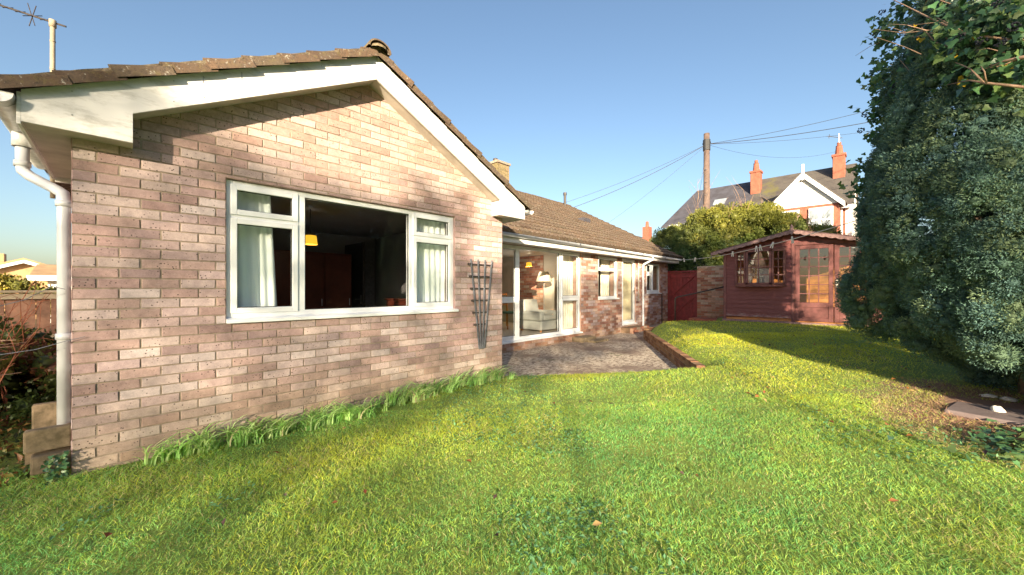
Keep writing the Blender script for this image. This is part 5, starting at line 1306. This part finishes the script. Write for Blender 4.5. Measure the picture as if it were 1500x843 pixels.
for k in range(210):
    bx_, by_ = random.uniform(-2.6, -.72), random.uniform(4.7, 7.0); L = random.uniform(.6, 1.45); a = random.uniform(0, 6.28); l = random.uniform(.1, .5)
    pts_ = [(bx_, by_, .05)]
    for i in range(1, 6):
        t_ = i/5; pts_.append((min(bx_+math.cos(a)*l*t_*t_*L+random.uniform(-.02, .02), -.50), by_+math.sin(a)*l*t_*t_*L+random.uniform(-.02, .02), .05+L*(t_-.18*t_*t_*l*2)))
    mb.tube(pts_, [.006*(1-.13*i) for i in range(6)], 4, cap=False)
    for q in range(3):
        i = random.randint(2, 5); p = Vector(pts_[i]); d = Vector((random.uniform(-1, 1), random.uniform(-1, 1), random.uniform(-.1, 1))).normalized()*random.uniform(.1, .3); e_ = p+d; e_.x = min(e_.x, -.5)
        mb.tube([p, (p+e_)/2+Vector((0, 0, .01)), e_], [.0032, .0025, .0015], 4, cap=False)
mb.build('stems', M['redtwig'], SB)
for k in range(26):
    bx_, by_ = random.uniform(-2.2, -1.0), random.uniform(4.4, 5.4); a = random.uniform(-.6, .5); L = random.uniform(.5, 1.0); z = random.uniform(.3, 1.0)
    pts_ = [(bx_-.3, by_, z*.6)]+[(min(bx_+L*t_*.8, -.55-.02*k/26), by_+a*L*t_, z+.22*t_-.12*t_*t_+random.uniform(-.015, .015)) for t_ in (.2, .4, .6, .8, 1)]
    mb2.tube(pts_, [.006*(1-.13*i) for i in range(6)], 4, cap=False)
mb2.build('pale_stems', M['twig'], SB)
mb = MB(); mb.tube([(-.95, 4.6, .9), (-.7, 4.3, 1.12), (-.45, 4.07, 1.21), (-.33, 3.98, 1.30), (-.27, 3.97, 1.28)], .0025, 5); mb.tube([(-1.0, 4.6, .72), (-.6, 4.2, .84), (-.4, 4.02, .88), (-.26, 3.97, .93), (-.18, 3.975, .95)], .0022, 5); 
tag(mb.build('thin_cable', M['galv'], None, origin=(-.6, 4.2, 1)), 'thin stray stems bending across the downpipe onto the wall', 'bramble stem')
# undergrowth leaves on the bed at left
n = 9000; a = np.column_stack([RNG.uniform(-4, -.3, n), RNG.uniform(4.0, 7.5, n)]); Pz = np.column_stack([a, zlv(a[:, 0], a[:, 1])+RNG.uniform(.0, .12, n)])
pal_u = np.array([(.06, .09, .02), (.16, .15, .03), (.16, .07, .03), (.22, .14, .05), (.05, .07, .03)])
tag(leaves('undergrowth', Pz, rdir(n, .3), rdir(n, 1), RNG.uniform(.03, .07, n), RNG.uniform(.015, .035, n), pal_u[RNG.integers(0, 5, n)], M['leaf']), 'low leafy undergrowth and dead leaves in the bed at the left', 'undergrowth', kind='stuff')
n = 110; Pz = np.column_stack([RNG.uniform(-.36, -.26, n), RNG.uniform(3.9, 3.98, n), RNG.uniform(0, .17, n)])
EI = empty('corner_ivy', (-.33, 3.9, 0), 'small dark ivy at the foot of the left house corner', 'ivy'); ivy_leaves('leaves', Pz, rdir(n)*.6+np.array([0, -.6, .5]), RNG.uniform(.015, .03, n), EI)

# ------------------------------------------------------------------ trees added out of view, crowns shaped to shade walls and summerhouse
SUN_EL, = (12.5,)
SDX = 1.2
TE = math.tan(R(SUN_EL))*math.hypot(1, SDX)
YT = -12.0
def top_at(x):
    w = .16*nz(x*1.9, 7, 0)+.12*nz(x*5, 3, 0)
    if x < .5: z = 3.7+w
    elif x < 2.35: z = 2.42+.5*ss((.95-x)/.6)+w-.10*math.sin(x*4)
    elif x < 3.3: z = 2.65+w*.5
    elif x < 4.3: z = 1.62+.05*w
    elif x < 10.5: return 1.66+(5.5-YT)*TE+w*.12
    elif x < 17.5: return 8.9+w
    else: return 8+w
    return z+(4.0-YT)*TE
def low_at(x):
    if x < 5.3+.3*nz(x, 4, 4): return -1
    f = 3.2 if x < 10.6 else 1.0
    return .2+(f+.35*nz(x*1.5, 1, 4)-YT)*TE
OFFX = (4.0-YT)*SDX
def tree_row(xs, wd, zmax, dens, inside, lab, grp, col=(.05, .08, .03), lf=.105):
    for xa in xs:
        n = int(wd*zmax*dens)
        X = RNG.uniform(xa, xa+wd, n); Z = RNG.uniform(.3, zmax, n)
        ok = inside(X, Z); X = X[ok]; Z = Z[ok]; Yd = YT+RNG.normal(size=len(X))*.45; Z = Z-(Yd-YT)*TE; X = X-OFFX+(Yd-YT)*SDX
        e = empty('unseen_tree', (xa+wd/2-OFFX, YT, 0), lab, 'tree', grp); m = len(X)
        leaves('crown', np.column_stack([X, Yd, Z])-np.array(e.location), rdir(m), rdir(m), RNG.uniform(.75, 1.3, m)*lf, RNG.uniform(.6, 1.0, m)*lf, np.array(col)*RNG.uniform(.7, 1.3, (m, 1)), M['needle'], parent=e)
        mb = MB(); mb.tube([(xa+wd/2-OFFX, YT, -.4), (xa+wd/2-OFFX, YT, 5.2)], [.032, .02], 8); mb.build('trunk', M['bark'], e)
def inside(X, Z):
    tp = np.array([top_at(v) for v in X]); lw = np.array([low_at(v) for v in X])
    q = vnoise(np.column_stack([X*.9, Z*1.6, Z*0]), 2.2, 77)
    thin = RNG.uniform(0, 1, len(X)) < np.where(X > 10.6, .5, np.where((Z < 5.3) & (X < 5.6), np.clip(.45-(X-1.6)*.12, .06, .42), 1))
    return (thin & (Z < tp-.03) & (Z > lw)) | ((Z <= lw) & (Z > .4) & (q > 9))
tree_row(np.arange(-7, 17.5, 3.5), 3.5, 10.6, 310, inside, 'unseen leafy tree added to shade the walls and summerhouse', 'unseen trees added on the sunny side for their shade')
# dense evergreens added behind the viewer to darken the window reflections
tree_row(np.arange(18, 38, 4.0), 4.0, 9.4, 480, lambda X, Z: Z < 8.0+.9*np.sin(X*1.1)+.4*np.sin(X*3.1), 'unseen dense evergreen added to darken the window reflections', 'unseen evergreens added behind the viewer for dark reflections', (.03, .05, .025), .17)
# unseen wood added to darken window reflections, low enough for the sun to clear
n = 26000; X = RNG.uniform(-120, 190, n); tpz = 12.5+2.0*np.sin(X*.13)+1.2*np.sin(X*.37+1); Z = RNG.uniform(-.4, 1, n)*tpz
P_ = np.column_stack([X, RNG.normal(size=n)*2-78, np.maximum(Z, -.2)])
tag(leaves('unseen_wood', P_, rdir(n), rdir(n), RNG.uniform(1.2, 2.2, n), RNG.uniform(1.0, 1.6, n), np.array([.05, .07, .03])*RNG.uniform(.7, 1.3, (n, 1)), M['leaf']), 'unseen wood added as a dark band for window reflections', 'wood', kind='stuff')

# ------------------------------------------------------------------ light, world, camera
sun = bpy.data.lights.new('sun', 'SUN'); so = bpy.data.objects.new('sun', sun); COL.objects.link(so)
sun.energy = 4.2; sun.angle = R(.5); sun.color = (1, .84, .58)
ld = Vector((SDX, 1, -TE)).normalized(); so.rotation_euler = ld.to_track_quat('-Z', 'Y').to_euler()
so.location = (0, -30, 20)
world = bpy.data.worlds.new('World'); scene.world = world; world.use_nodes = True
nt = world.node_tree; bg = nt.nodes['Background']; sk = nt.nodes.new('ShaderNodeTexSky'); sk.sky_type = 'NISHITA'; sk.sun_disc = False
sk.sun_elevation = R(SUN_EL); sd = -ld; sk.sun_rotation = math.atan2(sd.x, sd.y); sk.altitude = 50; sk.air_density = 1.0; sk.dust_density = 1.9; sk.ozone_density = 1.8
nt.links.new(sk.outputs[0], bg.inputs[0]); bg.inputs[1].default_value = .070
cd = bpy.data.cameras.new('camera'); co = bpy.data.objects.new('camera', cd); COL.objects.link(co); scene.camera = co
co.location = (0, 0, 1.28); co.rotation_euler = (R(90), 0, -math.atan2(.717, .697)); cd.sensor_width = 36; cd.lens = 13.32; cd.clip_end = 2000; cd.clip_start = .02; cd.shift_y = .0017
vs_ = scene.view_settings; vs_.view_transform = 'Standard'; vs_.look = 'None'; vs_.gamma = 1; vs_.exposure = 1.92
scene.cycles.max_bounces = 8; scene.cycles.transparent_max_bounces = 12; scene.cycles.use_denoising = True
